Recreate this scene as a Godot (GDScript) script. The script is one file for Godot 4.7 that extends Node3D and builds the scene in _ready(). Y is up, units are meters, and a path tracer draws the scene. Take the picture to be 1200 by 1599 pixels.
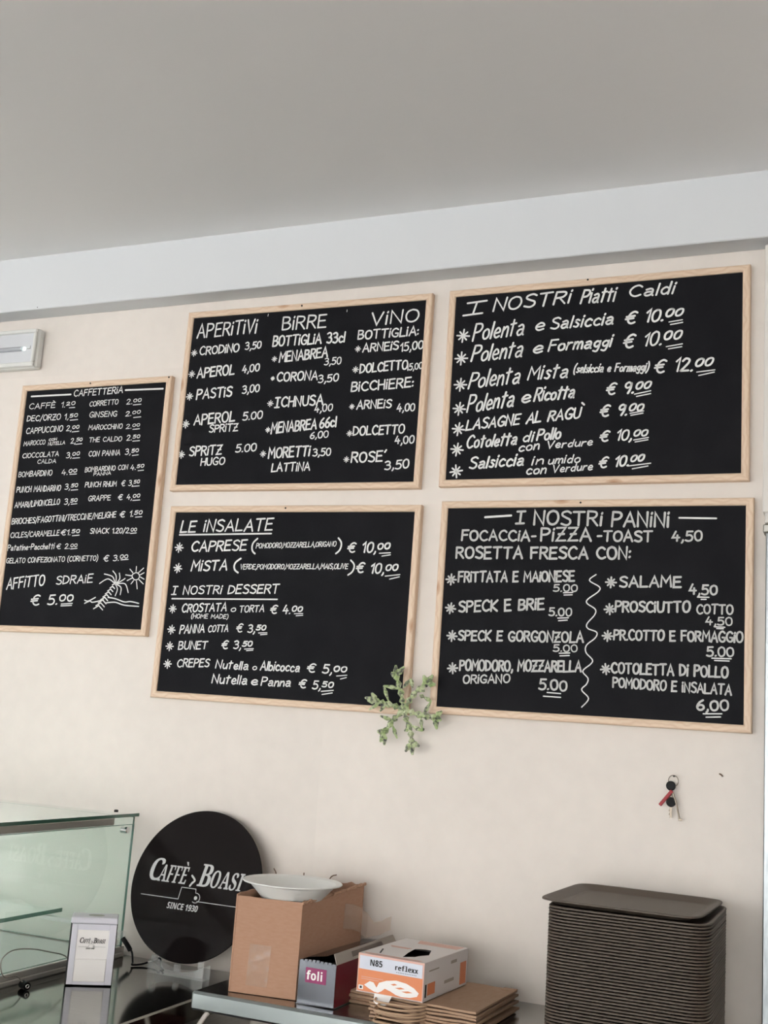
extends Node3D
# A bar wall with five chalk menu boards above a steel counter. Metres, y up.
# The board wall is the plane z = -0.015; the fronts of the picture frames lie in z = 0.

const UP := 2.15            # height of the boards' reference line above the floor
const WALL_Z := -0.015
var M := {}                 # materials
var names := {}
var rng := RandomNumberGenerator.new()


# ------------------------------------------------------------------ light levels and paints
const WALL_PAINT := Color(0.93, 0.897, 0.865)
const CEILING_PAINT := Color(0.955, 0.95, 0.945)
const BEAM_PAINT := Color(0.865, 0.875, 0.885)

func _ready() -> void:
	var cam := Camera3D.new()
	cam.name = "camera"
	cam.fov = 47.69
	cam.near = 0.05
	cam.far = 200
	add_child(cam)
	cam.position = Vector3(1.01548, -0.70357 + UP, 2.13614)
	cam.rotation_order = EULER_ORDER_YXZ
	cam.rotation_degrees = Vector3(10.5614, 23.0728, 4.0257)
	cam.current = true
	var env := Environment.new()
	env.background_mode = Environment.BG_SKY
	var sky := Sky.new()
	var sm := ProceduralSkyMaterial.new()          # an even, bright overcast
	sm.sky_top_color = Color(0.78, 0.85, 0.92)
	sm.sky_horizon_color = Color(0.88, 0.91, 0.94)
	sm.ground_horizon_color = Color(0.62, 0.61, 0.59)
	sm.ground_bottom_color = Color(0.45, 0.44, 0.42)
	sm.energy_multiplier = 1.0
	sky.sky_material = sm
	env.sky = sky
	env.tonemap_mode = Environment.TONE_MAPPER_LINEAR
	env.tonemap_exposure = 3.4
	env.sdfgi_enabled = true
	env.ssao_enabled = true
	env.ssil_enabled = true
	var sun := DirectionalLight3D.new()            # stands behind the building: lights the street and the house opposite
	sun.name = "sun"
	sun.light_energy = 3.0
	sun.light_color = Color(1.0, 0.99, 0.98)
	sun.light_angular_distance = 0.5
	sun.shadow_enabled = true
	sun.sky_mode = DirectionalLight3D.SKY_MODE_LIGHT_ONLY
	add_child(sun)
	sun.look_at_from_position(Vector3(3.5, 7.5, -5.5), Vector3.ZERO)
	var we := WorldEnvironment.new()
	we.name = "surroundings"
	we.environment = env
	add_child(we)
	rng.seed = 20240611
	make_materials()
	make_room()
	make_counters()
	make_boards()
	make_glass_case()
	make_sign()
	make_napkin_holder()
	make_carton()
	make_foil_box()
	make_bags()
	make_small_bags()
	make_glove_box()
	make_trays()
	make_emergency_lamp()
	make_snowflake()
	make_keys()
	make_cables()
	make_wall_marks()

# strokes of a marker alphabet, in tenths of the capital height; ~ marks a curved stroke
const GLYPHS := {
	"A": "0,0 3,10 6,0|1.2,3.6 4.9,3.6", "B": "0,0 0,10|~0,10 3.5,9.6 4.3,7.6 3,5.6 0,5.2|~0,5.2 3.6,5 5,2.8 3.4,.4 0,0",
	"C": "~5.4,8.4 3.6,10 1.2,8.6 0,5 1,1.6 3.2,0 5.6,1.2", "D": "0,0 0,10|~0,10 3.6,9 5.6,5.4 4,1.4 0,0",
	"E": "4.6,10 .2,9.8 0,0 4.8,.1|.1,5.2 4,5.4", "F": "4.8,10 .2,9.8 0,0|.1,5.2 4,5.4",
	"G": "~5.6,8.4 3.6,10 1.2,8.6 0,5 1,1.4 3.2,0 5.4,1 5.6,4|5.8,4 3.4,4.2", "H": "0,0 0,10|5,0 5.2,10|0,5 5,5.2",
	"I": "0,0 4.4,0|.4,10 4.8,10|2.2,0 2.6,10", "J": "~3.6,10 3.6,3 2.4,.2 0,1.2", "K": "0,0 0,10|5,10 .2,4.6 5,0",
	"L": ".2,10 0,0 4.6,.2", "M": "0,0 .6,10 3.4,4 6.2,10 6.8,0", "N": "0,0 .2,10 5,0 5.4,10",
	"O": "~2.9,10 .8,8.6 0,5 .9,1.2 3,0 5,1.4 5.9,5 5,8.8 2.9,10", "P": "0,0 .2,10|~.2,10 4,9.6 5,7.4 3.4,5.2 .2,4.8",
	"R": "0,0 .2,10|~.2,10 4,9.6 4.8,7.6 3.4,5.4 .2,5|2.2,5 5.2,0", "S": "~5,8.8 3.2,10 .8,9 .6,7 2.6,5.4 4.6,4 4.8,1.6 3,0 .2,1",
	"T": "0,9.8 5.8,10|2.9,9.9 2.7,0", "U": "~0,10 .1,3.4 1.2,.4 3,0 4.8,1.2 5.2,4 5.4,10", "V": "0,10 2.6,0 5.4,10",
	"Z": "0,9.8 5,10 0,0 5.2,.2|1.2,5 4.2,5.2", "È": "4.6,10 .2,9.8 0,0 4.8,.1|.1,5.2 4,5.4|1.4,13.4 3.2,11.6",
	"Ù": "~0,10 .1,3.4 1.2,.4 3,0 4.8,1.2 5.2,4 5.4,10|5,14.5 7,12.5",
	"a": "~.6,5.4 2.6,6.2 3.8,4.8 3.8,1 4.4,0|~3.8,3.4 1.2,3.2 .2,1.6 1.2,0 2.8,.4 3.8,1.8", "b": "0,10 0,0|~.2,4.4 2,6 3.8,4.4 3.6,1.4 2,0 .2,1",
	"c": "~3.8,5 2.2,6.2 .4,4.6 .2,1.8 1.8,0 3.8,.8", "d": "~3.6,4.6 2,5.8 .4,4 .4,1.4 1.8,0 3.6,1.6|4,10 3.6,0",
	"e": "~.4,2.8 3.6,3.4 3.2,5.4 1.8,6 .4,4 .4,1.6 1.8,0 3.8,.8", "g": "~3.6,5 2,6 .4,4.4 .6,2 2,1 3.6,2.6|~3.8,6 3.6,0 2.6,-3 .4,-2.4",
	"h": "0,0 .3,10|~.2,3.6 2,6 3.4,5 3.6,0", "i": "0,0 .2,6.8|.3,9 .5,9.7", "l": ".3,10 0,0", "m": "0,0 .3,6|~.2,3.6 1.6,6 2.8,5 2.8,0|~2.8,3.6 4.2,6 5.4,5 5.6,0",
	"n": "0,0 .3,6|~.2,3.6 2,6 3.4,5 3.6,0", "o": "~2,6 .4,4.8 0,3 .6,.8 2,0 3.6,1 4,3 3.4,5.2 2,6", "p": "0,-3 .4,6|~.3,4.6 2.2,6 3.8,4.2 3.2,1.2 1.6,.2 .2,1.4",
	"r": "0,0 .3,6|~.2,3.6 1.4,5.6 3,5.8", "s": "~3.2,5.4 1.8,6.2 .6,5 1.8,3.4 3,2 2,0 .2,.6", "t": "1.6,9.4 1.2,0|0,6.8 3.4,7.2",
	"u": "~.2,6 .2,1.6 1.4,0 3,1 3.6,3|3.8,6 3.8,0",
	"0": "~2.4,10 .6,8.4 0,5 .8,1.2 2.4,0 4.2,1.4 4.8,5 4.2,8.8 2.4,10", "1": "0,7.4 2,10 1.8,0", "2": "~.2,8 1.8,10 4,9 4,6.6 2,3 0,.2|0,.2 4.8,.2",
	"3": "~.2,9 2.4,10 4.2,8.4 3.6,6 1.6,5.4|~1.6,5.4 4.2,4.6 4.6,2 2.6,0 0,.8", "4": "2.2,10 0,3.4 4.8,3.6|3.4,6 3.2,0",
	"5": "4.6,10 1,9.8 .6,5.6|~.6,5.6 3,6.2 4.6,4 4,1 2,0 0,.8", "6": "~4,9.8 1.6,7.4 .2,3.4 1,.6 2.8,0 4.4,1.8 4,4.4 2,5 .4,3.4",
	"9": "~4.2,8 2.6,10 .6,8.8 .4,6.4 2,5 4,6.4 4.4,9|~4.4,9 4.2,4 3,0",
	"€": "~5.6,9 3.8,10 1.6,8.6 .6,5 1.4,1.4 3.4,0 5.4,.8|-.6,6 4.4,6.4|-.8,4 4,4.4",
	".": "0,0 .5,.4", ",": "~.9,.9 .7,-.6 0,-2", ":": "0,1 .3,1.5|0,5.5 .3,6", "'": "1,11 0,9", "/": "0,-1.5 3.4,11", "-": ".2,4.6 3,4.8",
	"(": "~2,11.5 .4,8 0,4 .6,0 2,-2.6", ")": "~0,11.5 1.6,8 2,4 1.4,0 0,-2.6",
}

# ------------------------------------------------------------------ helpers
func at(x: float, y: float, z: float) -> Vector3:
	return Vector3(x, y + UP, z)

func numbered(called: String) -> String:
	names[called] = names.get(called, -1) + 1
	return called if names[called] == 0 else "%s_%03d" % [called, names[called]]

func tag(o: Node3D, label: String, category: String, group := "") -> Node3D:
	o.set_meta("label", label)
	o.set_meta("category", category)
	if group: o.set_meta("group", group)
	return o

func thing(called: String, label: String, category: String, where: Vector3, turn := 0.0, group := "") -> Node3D:
	var o := Node3D.new()
	o.name = numbered(called)
	add_child(o)
	o.position = where
	o.rotation.y = turn
	tag(o, label, category, group)
	return o

func obj(called: String, mesh: Mesh, m: Material, parent: Node = self, where := Vector3.ZERO) -> MeshInstance3D:
	var o := MeshInstance3D.new()
	o.name = numbered(called) if parent == self else called
	o.mesh = mesh
	o.material_override = m
	parent.add_child(o, true)
	o.position = where
	return o

func struct(called: String, mesh: Mesh, m: Material, where := Vector3.ZERO) -> MeshInstance3D:
	var o := obj(called, mesh, m, self, where)
	o.set_meta("kind", "structure")
	return o

func mb() -> SurfaceTool:
	var st := SurfaceTool.new()
	st.begin(Mesh.PRIMITIVE_TRIANGLES)
	return st

func face(st: SurfaceTool, p: Array, n: Vector3) -> void:     # a convex polygon facing n
	var q := p.duplicate()
	if (q[1] - q[0]).cross(q[2] - q[0]).dot(n) > 0: q.reverse()
	var a := n.abs()
	for i in range(1, q.size() - 1):
		for v in [q[0], q[i], q[i + 1]]:
			st.set_normal(n)
			st.set_uv(Vector2(v.x, -v.y) if a.z >= a.x and a.z >= a.y else (Vector2(v.x, v.z) if a.y >= a.x else Vector2(v.z, -v.y)))
			st.add_vertex(v)

func slab(st: SurfaceTool, lo: Vector3, hi: Vector3, b := 0.0) -> void:   # a box with chamfered edges
	var c := (lo + hi) * 0.5
	var h := (hi - lo) * 0.5
	var ax := [Vector3.RIGHT, Vector3.UP, Vector3.BACK]
	for i in 3:
		var u: Vector3 = ax[(i + 1) % 3]
		var v: Vector3 = ax[(i + 2) % 3]
		var w: Vector3 = ax[i]
		var hu: float = h[(i + 1) % 3]
		var hv: float = h[(i + 2) % 3]
		for s in [-1.0, 1.0]:
			var o: Vector3 = c + w * s * h[i]
			face(st, [o + u * (hu - b) + v * (hv - b), o - u * (hu - b) + v * (hv - b), o - u * (hu - b) - v * (hv - b), o + u * (hu - b) - v * (hv - b)], w * s)
	if b <= 0: return
	for i in 3:
		var w: Vector3 = ax[i]
		var j := (i + 1) % 3
		var k := (i + 2) % 3
		for s in [-1.0, 1.0]:
			for t in [-1.0, 1.0]:
				var p: Vector3 = c + ax[j] * s * h[j] + ax[k] * t * (h[k] - b)
				var q: Vector3 = c + ax[j] * s * (h[j] - b) + ax[k] * t * h[k]
				var e: Vector3 = w * (h[i] - b)
				face(st, [p + e, q + e, q - e, p - e], (ax[j] * s + ax[k] * t).normalized())
	for s in [-1.0, 1.0]:
		for t in [-1.0, 1.0]:
			for r in [-1.0, 1.0]:
				var g := Vector3(s, t, r)
				var o: Vector3 = c + g * h
				face(st, [o - Vector3(0, t * b, r * b), o - Vector3(s * b, 0, r * b), o - Vector3(s * b, t * b, 0)], g.normalized())

func block(size: Vector3, b := 0.0) -> ArrayMesh:               # box standing on its base centre
	var st := mb()
	slab(st, Vector3(-size.x / 2, 0, -size.z / 2), Vector3(size.x / 2, size.y, size.z / 2), b)
	return st.commit()

func span(lo: Vector3, hi: Vector3, b := 0.0) -> ArrayMesh:
	var st := mb()
	slab(st, lo, hi, b)
	return st.commit()

func lathe(st: SurfaceTool, prof: Array, n := 32, closed := false) -> void:   # profile of Vector2(r, y) about y
	for k in prof.size() - 1:
		var p: Vector2 = prof[k]
		var q: Vector2 = prof[k + 1]
		var t := (q - p)
		if t.length() < 1e-7: continue
		var nn := Vector2(t.y, -t.x).normalized()
		for i in n:
			var a0 := TAU * i / n
			var a1 := TAU * (i + 1) / n
			var f := func(r: Vector2, a: float): return Vector3(r.x * cos(a), r.y, r.x * sin(a))
			var quad := [f.call(p, a0), f.call(q, a0), f.call(q, a1), f.call(p, a1)]
			var nv := [Vector3(nn.x * cos(a0), nn.y, nn.x * sin(a0)), Vector3(nn.x * cos(a1), nn.y, nn.x * sin(a1))]
			for idx in [[0, 1, 2], [0, 2, 3]]:
				var tri := [quad[idx[0]], quad[idx[1]], quad[idx[2]]]
				if (tri[1] - tri[0]).cross(tri[2] - tri[0]).length() < 1e-12: continue
				var order: Array = idx if (tri[1] - tri[0]).cross(tri[2] - tri[0]).dot(nv[0] + nv[1]) < 0 else [idx[0], idx[2], idx[1]]
				for j in order:
					st.set_normal(nv[0] if j < 2 else nv[1])
					st.add_vertex(quad[j])

func curve(pts: Array, steps := 5) -> Array:                    # Catmull-Rom through points of any vector kind
	var out := []
	for i in pts.size() - 1:
		var p0 = pts[maxi(i - 1, 0)]
		var p3 = pts[mini(i + 2, pts.size() - 1)]
		for k in steps:
			out.append(pts[i].cubic_interpolate(pts[i + 1], p0, p3, float(k) / steps))
	out.append(pts[-1])
	return out

func tube(st: SurfaceTool, pts: Array, r: float, n := 8) -> void:   # a round cord along points
	var prev := []
	var ref := Vector3.UP
	for i in pts.size():
		var d: Vector3 = (pts[mini(i + 1, pts.size() - 1)] - pts[maxi(i - 1, 0)]).normalized()
		if absf(d.dot(ref)) > 0.95: ref = Vector3.RIGHT if absf(d.x) < 0.8 else Vector3.BACK
		var u := d.cross(ref).normalized()
		var v := u.cross(d).normalized()
		ref = v
		var ring := []
		for k in n:
			ring.append([pts[i] + (u * cos(TAU * k / n) + v * sin(TAU * k / n)) * r, u * cos(TAU * k / n) + v * sin(TAU * k / n)])
		if prev:
			for k in n:
				var a = prev[k]
				var b = prev[(k + 1) % n]
				var c = ring[(k + 1) % n]
				var e = ring[k]
				for q in [a, b, c, a, c, e]:
					st.set_normal(q[1])
					st.add_vertex(q[0])
		else:
			face(st, ring.map(func(q): return q[0]), -d)
		prev = ring
	face(st, prev.map(func(q): return q[0]), (pts[-1] - pts[-2]).normalized())

func cord(pts: Array, r: float, steps := 6) -> ArrayMesh:
	var st := mb()
	tube(st, curve(pts, steps), r)
	return st.commit()

func ribbon(st: SurfaceTool, pts: Array, w: float, z: float) -> void:   # a flat marker stroke facing +z with round ends
	var L := []
	var R := []
	var n := pts.size()
	for i in n:
		var d0: Vector2 = (pts[i] - pts[maxi(i - 1, 0)])
		var d1: Vector2 = (pts[mini(i + 1, n - 1)] - pts[i])
		if d0.length() < 1e-7: d0 = d1
		if d1.length() < 1e-7: d1 = d0
		d0 = d0.normalized()
		d1 = d1.normalized()
		var m := (d0 + d1)
		m = m.normalized() if m.length() > 0.2 else d0
		var k := w * 0.5 / maxf(0.55, m.dot(d0))
		var nn := Vector2(-m.y, m.x) * k
		L.append(pts[i] + nn)
		R.append(pts[i] - nn)
	for i in n - 1:
		face(st, [Vector3(L[i].x, L[i].y, z), Vector3(L[i + 1].x, L[i + 1].y, z), Vector3(R[i + 1].x, R[i + 1].y, z), Vector3(R[i].x, R[i].y, z)], Vector3.BACK)
	for e in [[0, 1], [n - 1, n - 2]]:
		var c: Vector2 = pts[e[0]]
		var d: Vector2 = (c - pts[e[1]]).normalized()
		var fan := []
		for k in 6:
			var a := -PI / 2 + PI * k / 5.0
			var q := c + d.rotated(a) * w * 0.5
			fan.append(Vector3(q.x, q.y, z))
		face(st, fan, Vector3.BACK)

func glyph_strokes(ch: String) -> Array:
	var out := []
	for s in GLYPHS[ch].split("|"):
		var smooth: bool = s.begins_with("~")
		var pts := []
		for p in s.trim_prefix("~").split(" "):
			var v: PackedStringArray = p.split(",")
			pts.append(Vector2(v[0].to_float(), v[1].to_float()))
		out.append(curve(pts, 4) if smooth else pts)
	return out

func glyph_width(ch: String) -> float:
	if ch == " ": return 3.2
	var w := 0.3
	for s in glyph_strokes(ch):
		for p in s: w = maxf(w, p.x)
	return w

func lettering(e: Array, width: float, slant: float, z: float, small_cents: bool, small_caps: bool) -> ArrayMesh:   # hand lettering in board metres, y up
	var text: String = e[0]
	var p := Vector2(e[1], -e[2]) * 0.001
	var q := Vector2(e[3], -e[4]) * 0.001
	var h: float = e[5] * 0.001
	var gap := 1.7
	var total := -gap
	var tail := text.length()                       # where the small raised cents of a price begin
	if small_cents and text.length() > 3 and text[-3] in ".," and text[-1].is_valid_int(): tail -= 2
	for i in text.length(): total += glyph_width(text[i]) * (1.0 if i < tail else 0.86) + gap
	var dirv := (q - p)
	var sx := dirv.length() / total
	dirv = dirv.normalized()
	var upv := Vector2(-dirv.y, dirv.x).lerp(Vector2(0, 1), 0.6).normalized() * h / 10.0
	var st := mb()
	var x := 0.0
	var cap := clampf(1.25 * sx / (h / 10.0), 0.6, 1.0) if small_caps else 1.0    # cramped words: one tall initial, then small capitals
	for i in text.length():
		var ch := text[i]
		var kx := 1.0 if i < tail else 0.86
		var ky := (1.0 if i == 0 or text[i - 1] in " /-(" or not ch.to_lower() != ch.to_upper() else cap) if i < tail else 0.6
		if ch != " ":
			var grow := ky * rng.randf_range(0.95, 1.05)
			var lift := rng.randf_range(-0.3, 0.3) + (0.0 if i < tail else 3.2)
			var lean := slant + rng.randf_range(-0.04, 0.04)
			for s in glyph_strokes(ch):
				var pts := []
				for g in s:
					pts.append(p + dirv * (x + g.x * kx + (g.y * lean) * h / 10.0 / sx) * sx + upv * (g.y * grow + lift))
				ribbon(st, pts, width * rng.randf_range(0.92, 1.08), z)
		x += glyph_width(ch) * kx + gap
	return st.commit()

func type_mesh(text: String, font_name: String, bold: bool, height: float, stretch: float, shear: float, depth := 0.0004) -> ArrayMesh:
	# printed lettering standing on the origin, centred, capitals of the given height
	var f := SystemFont.new()
	f.font_names = PackedStringArray([font_name])
	if bold: f.font_weight = 700
	var t := TextMesh.new()
	t.font = f
	t.text = text
	t.font_size = 64
	t.pixel_size = 0.01
	t.depth = 0.01
	t.curve_step = 1.0
	var arr := t.get_mesh_arrays()
	var v: PackedVector3Array = arr[Mesh.ARRAY_VERTEX]
	var lo := Vector3(INF, INF, INF)
	var hi := -lo
	for p in v:
		lo = lo.min(p)
		hi = hi.max(p)
	var k := height / 0.457           # Droid capitals are 0.714 em
	var kx := k * stretch if stretch > 0 else -stretch / (hi.x - lo.x)      # a negative stretch asks for a width
	for i in v.size():
		var p := v[i]
		v[i] = Vector3((p.x - (lo.x + hi.x) / 2) * kx + (p.y - lo.y) * k * shear, (p.y - lo.y) * k, p.z * depth / 0.01)
	arr[Mesh.ARRAY_VERTEX] = v
	var am := ArrayMesh.new()
	am.add_surface_from_arrays(Mesh.PRIMITIVE_TRIANGLES, arr)
	return am

func mat(key: String, c: Color, rough := 0.6, metal := 0.0) -> StandardMaterial3D:
	var m := StandardMaterial3D.new()
	m.resource_name = key
	m.albedo_color = c
	m.roughness = rough
	m.metallic = metal
	M[key] = m
	return m

func rgb8(r: int, g: int, b: int) -> Color:
	return Color(r / 255.0, g / 255.0, b / 255.0)

func noise(freq: float, seed_at: int, octaves := 3) -> FastNoiseLite:
	var n := FastNoiseLite.new()
	n.seed = seed_at
	n.frequency = freq
	n.fractal_octaves = octaves
	return n

func painted(w: int, h: int, f: Callable) -> ImageTexture:
	var im := Image.create(w, h, false, Image.FORMAT_RGB8)
	for y in h:
		for x in w: im.set_pixel(x, y, f.call(x, y))
	return ImageTexture.create_from_image(im)

func triplanar(m: StandardMaterial3D, tex: Texture2D, s: Vector3, world := false, off := Vector3.ZERO) -> void:
	m.albedo_texture = tex
	m.uv1_triplanar = true
	m.uv1_world_triplanar = world
	m.uv1_scale = s
	m.uv1_offset = off

func bumps(m: StandardMaterial3D, freq: float, seed_at: int, depth: float) -> void:
	var t := NoiseTexture2D.new()
	t.width = 512
	t.height = 512
	t.seamless = true
	t.noise = noise(freq, seed_at, 4)
	m.heightmap_enabled = true
	m.heightmap_texture = t
	m.heightmap_scale = depth

# ------------------------------------------------------------------ materials
func make_materials() -> void:
	var wall := mat("cream_wall_paint", Color.WHITE, 0.75)
	var wn := noise(0.006, 5)
	var wn2 := noise(0.09, 6)
	triplanar(wall, painted(512, 512, func(x, y): return WALL_PAINT.darkened(clampf(0.02 + 0.02 * wn.get_noise_2d(x, y) + 0.012 * wn2.get_noise_2d(x, y), 0, 1))), Vector3.ONE * 0.45, true)
	bumps(wall, 0.08, 8, 0.03)
	var white := mat("white_ceiling_paint", CEILING_PAINT, 0.8)
	white.uv1_triplanar = true
	white.uv1_world_triplanar = true
	white.uv1_scale = Vector3.ONE * 0.6
	bumps(white, 0.07, 9, 0.03)
	mat("white_beam_paint", BEAM_PAINT, 0.7)
	var strip := mat("white_strip_paint", Color.WHITE, 0.55)
	var sn := noise(0.05, 31)
	triplanar(strip, painted(256, 256, func(x, y): return rgb8(226, 221, 214) if sn.get_noise_2d(x * 1.0, y * 0.5) < 0.6 else rgb8(176, 168, 158)), Vector3.ONE * 4.0, true)
	var fl := mat("grey_floor_tile", rgb8(160, 150, 140), 0.4)
	var fnn := noise(0.02, 14)
	triplanar(fl, painted(256, 256, func(x, y): return rgb8(204, 202, 199).lightened(0.08 + 0.08 * fnn.get_noise_2d(x, y))), Vector3.ONE * 0.8, true)
	mat("asphalt", rgb8(174, 174, 173), 0.9)
	mat("house_plaster", rgb8(214, 212, 208), 0.9)
	mat("window_frame_white", rgb8(225, 225, 222), 0.4)
	var wp := mat("window_pane", Color(1, 1, 1, 0.04), 0.0)
	wp.transparency = BaseMaterial3D.TRANSPARENCY_ALPHA
	# pine of the board frames: three cuts of the same timber
	for k in 3:
		var w := mat("pine_%d" % k, Color.WHITE, 0.5)
		var g1 := noise(0.012, 40 + k * 7)
		var g2 := noise(0.06, 41 + k * 7)
		var knots := [Vector2(150 + 170 * k, 40), Vector2(800 - 190 * k, 90)]
		var f := func(x, y):
			var bend := 5.0 * g1.get_noise_2d(x * 0.6, y * 0.4)
			var ring := sin((y * 0.22 + bend + 1.5 * g1.get_noise_2d(x * 0.2, 300)) * 1.5) * 0.5 + 0.5
			var fibre := g2.get_noise_2d(x * 0.12, y * 4.0)
			var c := rgb8(230, 205, 180).lerp(rgb8(206, 170, 138), 0.42 * ring * ring + 0.16 * fibre)
			for kn in knots:
				var d := Vector2((x - kn.x) * 0.45, y - kn.y).length()
				if d < 16: c = c.lerp(rgb8(158, 104, 68), 0.75 * (1.0 - d / 16.0))
			return c
		triplanar(w, painted(1024, 128, f), Vector3(1.9, 15, 15), false, Vector3(0.13 * k, 0.31 * k, 0))
		w.uv1_triplanar_sharpness = 4
	var board := mat("black_chalkboard", Color.WHITE, 0.55)
	var bn := noise(0.012, 71)
	var bn2 := noise(0.2, 72)
	triplanar(board, painted(512, 512, func(x, y): return rgb8(29, 29, 32).lightened(clampf(0.012 + 0.016 * bn.get_noise_2d(x, y) + 0.008 * bn2.get_noise_2d(x, y), 0, 1))), Vector3.ONE * 1.7)
	board.metallic_specular = 0.14
	mat("white_marker", rgb8(236, 236, 234), 0.8)
	mat("grey_marker", rgb8(206, 206, 204), 0.85)
	mat("nail_dark", rgb8(28, 25, 24), 0.5, 0.5)
	# steel
	var steel := mat("brushed_steel", Color.WHITE, 0.2, 1.0)
	var st1 := noise(0.05, 91)
	triplanar(steel, painted(512, 512, func(x, y): return rgb8(172, 172, 168).darkened(0.05 + 0.05 * st1.get_noise_2d(x * 0.15, y * 6.0))), Vector3.ONE * 2.0, true)
	var dk := mat("polished_steel_top", Color.WHITE, 0.1, 1.0)
	triplanar(dk, painted(256, 256, func(x, y): return rgb8(150, 150, 144).darkened(0.04 + 0.04 * st1.get_noise_2d(x * 0.4, y * 4.0))), Vector3.ONE * 2.0, true)
	var sheet := mat("steel_sheet", Color.WHITE, 0.32, 1.0)
	triplanar(sheet, painted(256, 256, func(x, y): return rgb8(158, 164, 167).darkened(0.06 + 0.08 * st1.get_noise_2d(x * 5.0, y * 0.7))), Vector3.ONE * 3.0, true)
	mat("satin_steel", rgb8(156, 164, 164), 0.38, 1.0)
	mat("rail_grey", rgb8(178, 176, 170), 0.4, 0.35)
	mat("aluminium", rgb8(176, 174, 168), 0.42, 0.85)
	mat("chrome", rgb8(215, 215, 215), 0.12, 1.0)
	# glass
	var gl := mat("clear_green_glass", Color(0.74, 0.97, 0.88, 0.18), 0.03)
	gl.transparency = BaseMaterial3D.TRANSPARENCY_ALPHA
	var ge := mat("green_glass_edge", rgb8(20, 82, 64), 0.12)
	ge.clearcoat_enabled = true
	var ac := mat("clear_acrylic", Color(0.93, 0.95, 0.95, 0.2), 0.03)
	ac.transparency = BaseMaterial3D.TRANSPARENCY_ALPHA
	mat("white_case_floor", rgb8(222, 228, 224), 0.35)
	# sign, papers, plastics
	mat("black_gloss", rgb8(26, 22, 22), 0.06).metallic_specular = 0.26
	mat("sign_print", rgb8(200, 200, 200), 0.5)
	mat("holder_enamel", rgb8(222, 221, 231), 0.35)
	mat("holder_black", rgb8(18, 18, 20), 0.4)
	mat("paper_white", rgb8(246, 243, 241), 0.85)
	mat("print_dark", rgb8(58, 54, 56), 0.7)
	var card := mat("cardboard", Color.WHITE, 0.85)
	var cn := noise(0.05, 101)
	var cn2 := noise(0.3, 102)
	triplanar(card, painted(512, 512, func(x, y): return rgb8(176, 134, 108).lightened(clampf(0.05 + 0.05 * cn.get_noise_2d(x * 0.4, y * 1.5) + 0.04 * cn2.get_noise_2d(x, y), 0, 1))), Vector3.ONE * 5.0)
	mat("cardboard_torn", rgb8(190, 152, 126), 0.95)
	var tape := mat("packing_tape", Color(0.80, 0.68, 0.59, 0.32), 0.12)
	tape.transparency = BaseMaterial3D.TRANSPARENCY_ALPHA
	mat("bowl_white", rgb8(236, 236, 232), 0.4)
	mat("twig", rgb8(112, 88, 70), 0.8)
	mat("foil_silver", rgb8(124, 127, 134), 0.2, 1.0)
	mat("magenta_print", rgb8(144, 34, 94), 0.35)
	mat("dark_red_print", rgb8(122, 22, 46), 0.25)
	mat("grey_card", rgb8(176, 166, 156), 0.8)
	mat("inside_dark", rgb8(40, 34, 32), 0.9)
	mat("box_white", rgb8(228, 222, 220), 0.5)
	mat("box_orange", rgb8(226, 138, 92), 0.5)
	mat("box_pink", rgb8(222, 178, 164), 0.5)
	mat("box_pale_blue", rgb8(214, 218, 230), 0.5)
	mat("print_black", rgb8(22, 22, 24), 0.6)
	var kraft := mat("kraft_paper", Color.WHITE, 0.85)
	triplanar(kraft, painted(256, 256, func(x, y): return rgb8(170, 138, 112).lightened(clampf(0.04 + 0.05 * cn.get_noise_2d(x, y * 0.3), 0, 1))), Vector3.ONE * 6.0)
	mat("kraft_handle", rgb8(190, 160, 132), 0.85)
	var tray := mat("brown_tray_plastic", rgb8(87, 76, 66), 0.5)
	tray.uv1_triplanar = true
	tray.uv1_scale = Vector3.ONE * 9.0
	bumps(tray, 0.2, 33, 0.02)
	mat("black_rubber", rgb8(14, 14, 14), 0.45).metallic_specular = 0.3
	mat("grey_cable", rgb8(150, 146, 138), 0.5)
	mat("white_cable", rgb8(215, 208, 200), 0.5)
	mat("red_plastic", rgb8(158, 26, 38), 0.5)
	mat("key_steel", rgb8(138, 128, 116), 0.35, 1.0)
	mat("lamp_white", rgb8(226, 226, 222), 0.35)
	mat("lamp_cover", rgb8(214, 216, 220), 0.25)
	mat("lamp_tube", rgb8(176, 178, 184), 0.25)
	var led := mat("lamp_led", rgb8(245, 255, 250), 0.3)
	led.emission_enabled = true
	led.emission = Color(0.9, 1.0, 0.95)
	led.emission_energy_multiplier = 1.0
	mat("dark_red_card", rgb8(96, 40, 34), 0.7)
	var leaf := mat("green_dotted_paper", Color.WHITE, 0.55)
	var ln := noise(0.03, 120, 2)
	var ln2 := noise(0.02, 121, 2)
	triplanar(leaf, painted(256, 256, func(x, y):
		var c := rgb8(150, 172, 112).lerp(rgb8(206, 212, 176), clampf(0.5 + 1.2 * ln2.get_noise_2d(x, y), 0, 1))
		return rgb8(58, 52, 66) if ln.get_noise_2d(x, y) > 0.2 else c), Vector3.ONE * 11.0)

# ------------------------------------------------------------------ the setting
func wall_with_opening(lo: Vector3, hi: Vector3, axis: int, a0: float, a1: float, y0: float, y1: float) -> ArrayMesh:
	var st := mb()
	var l := lo
	var h := hi
	slab(st, lo, Vector3(hi.x, y0, hi.z))
	slab(st, Vector3(lo.x, y1, lo.z), hi)
	h = Vector3(hi.x, y1, hi.z)
	h[axis] = a0
	slab(st, Vector3(lo.x, y0, lo.z), h)
	l = Vector3(lo.x, y0, lo.z)
	l[axis] = a1
	slab(st, l, Vector3(hi.x, y1, hi.z))
	return st.commit()

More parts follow.
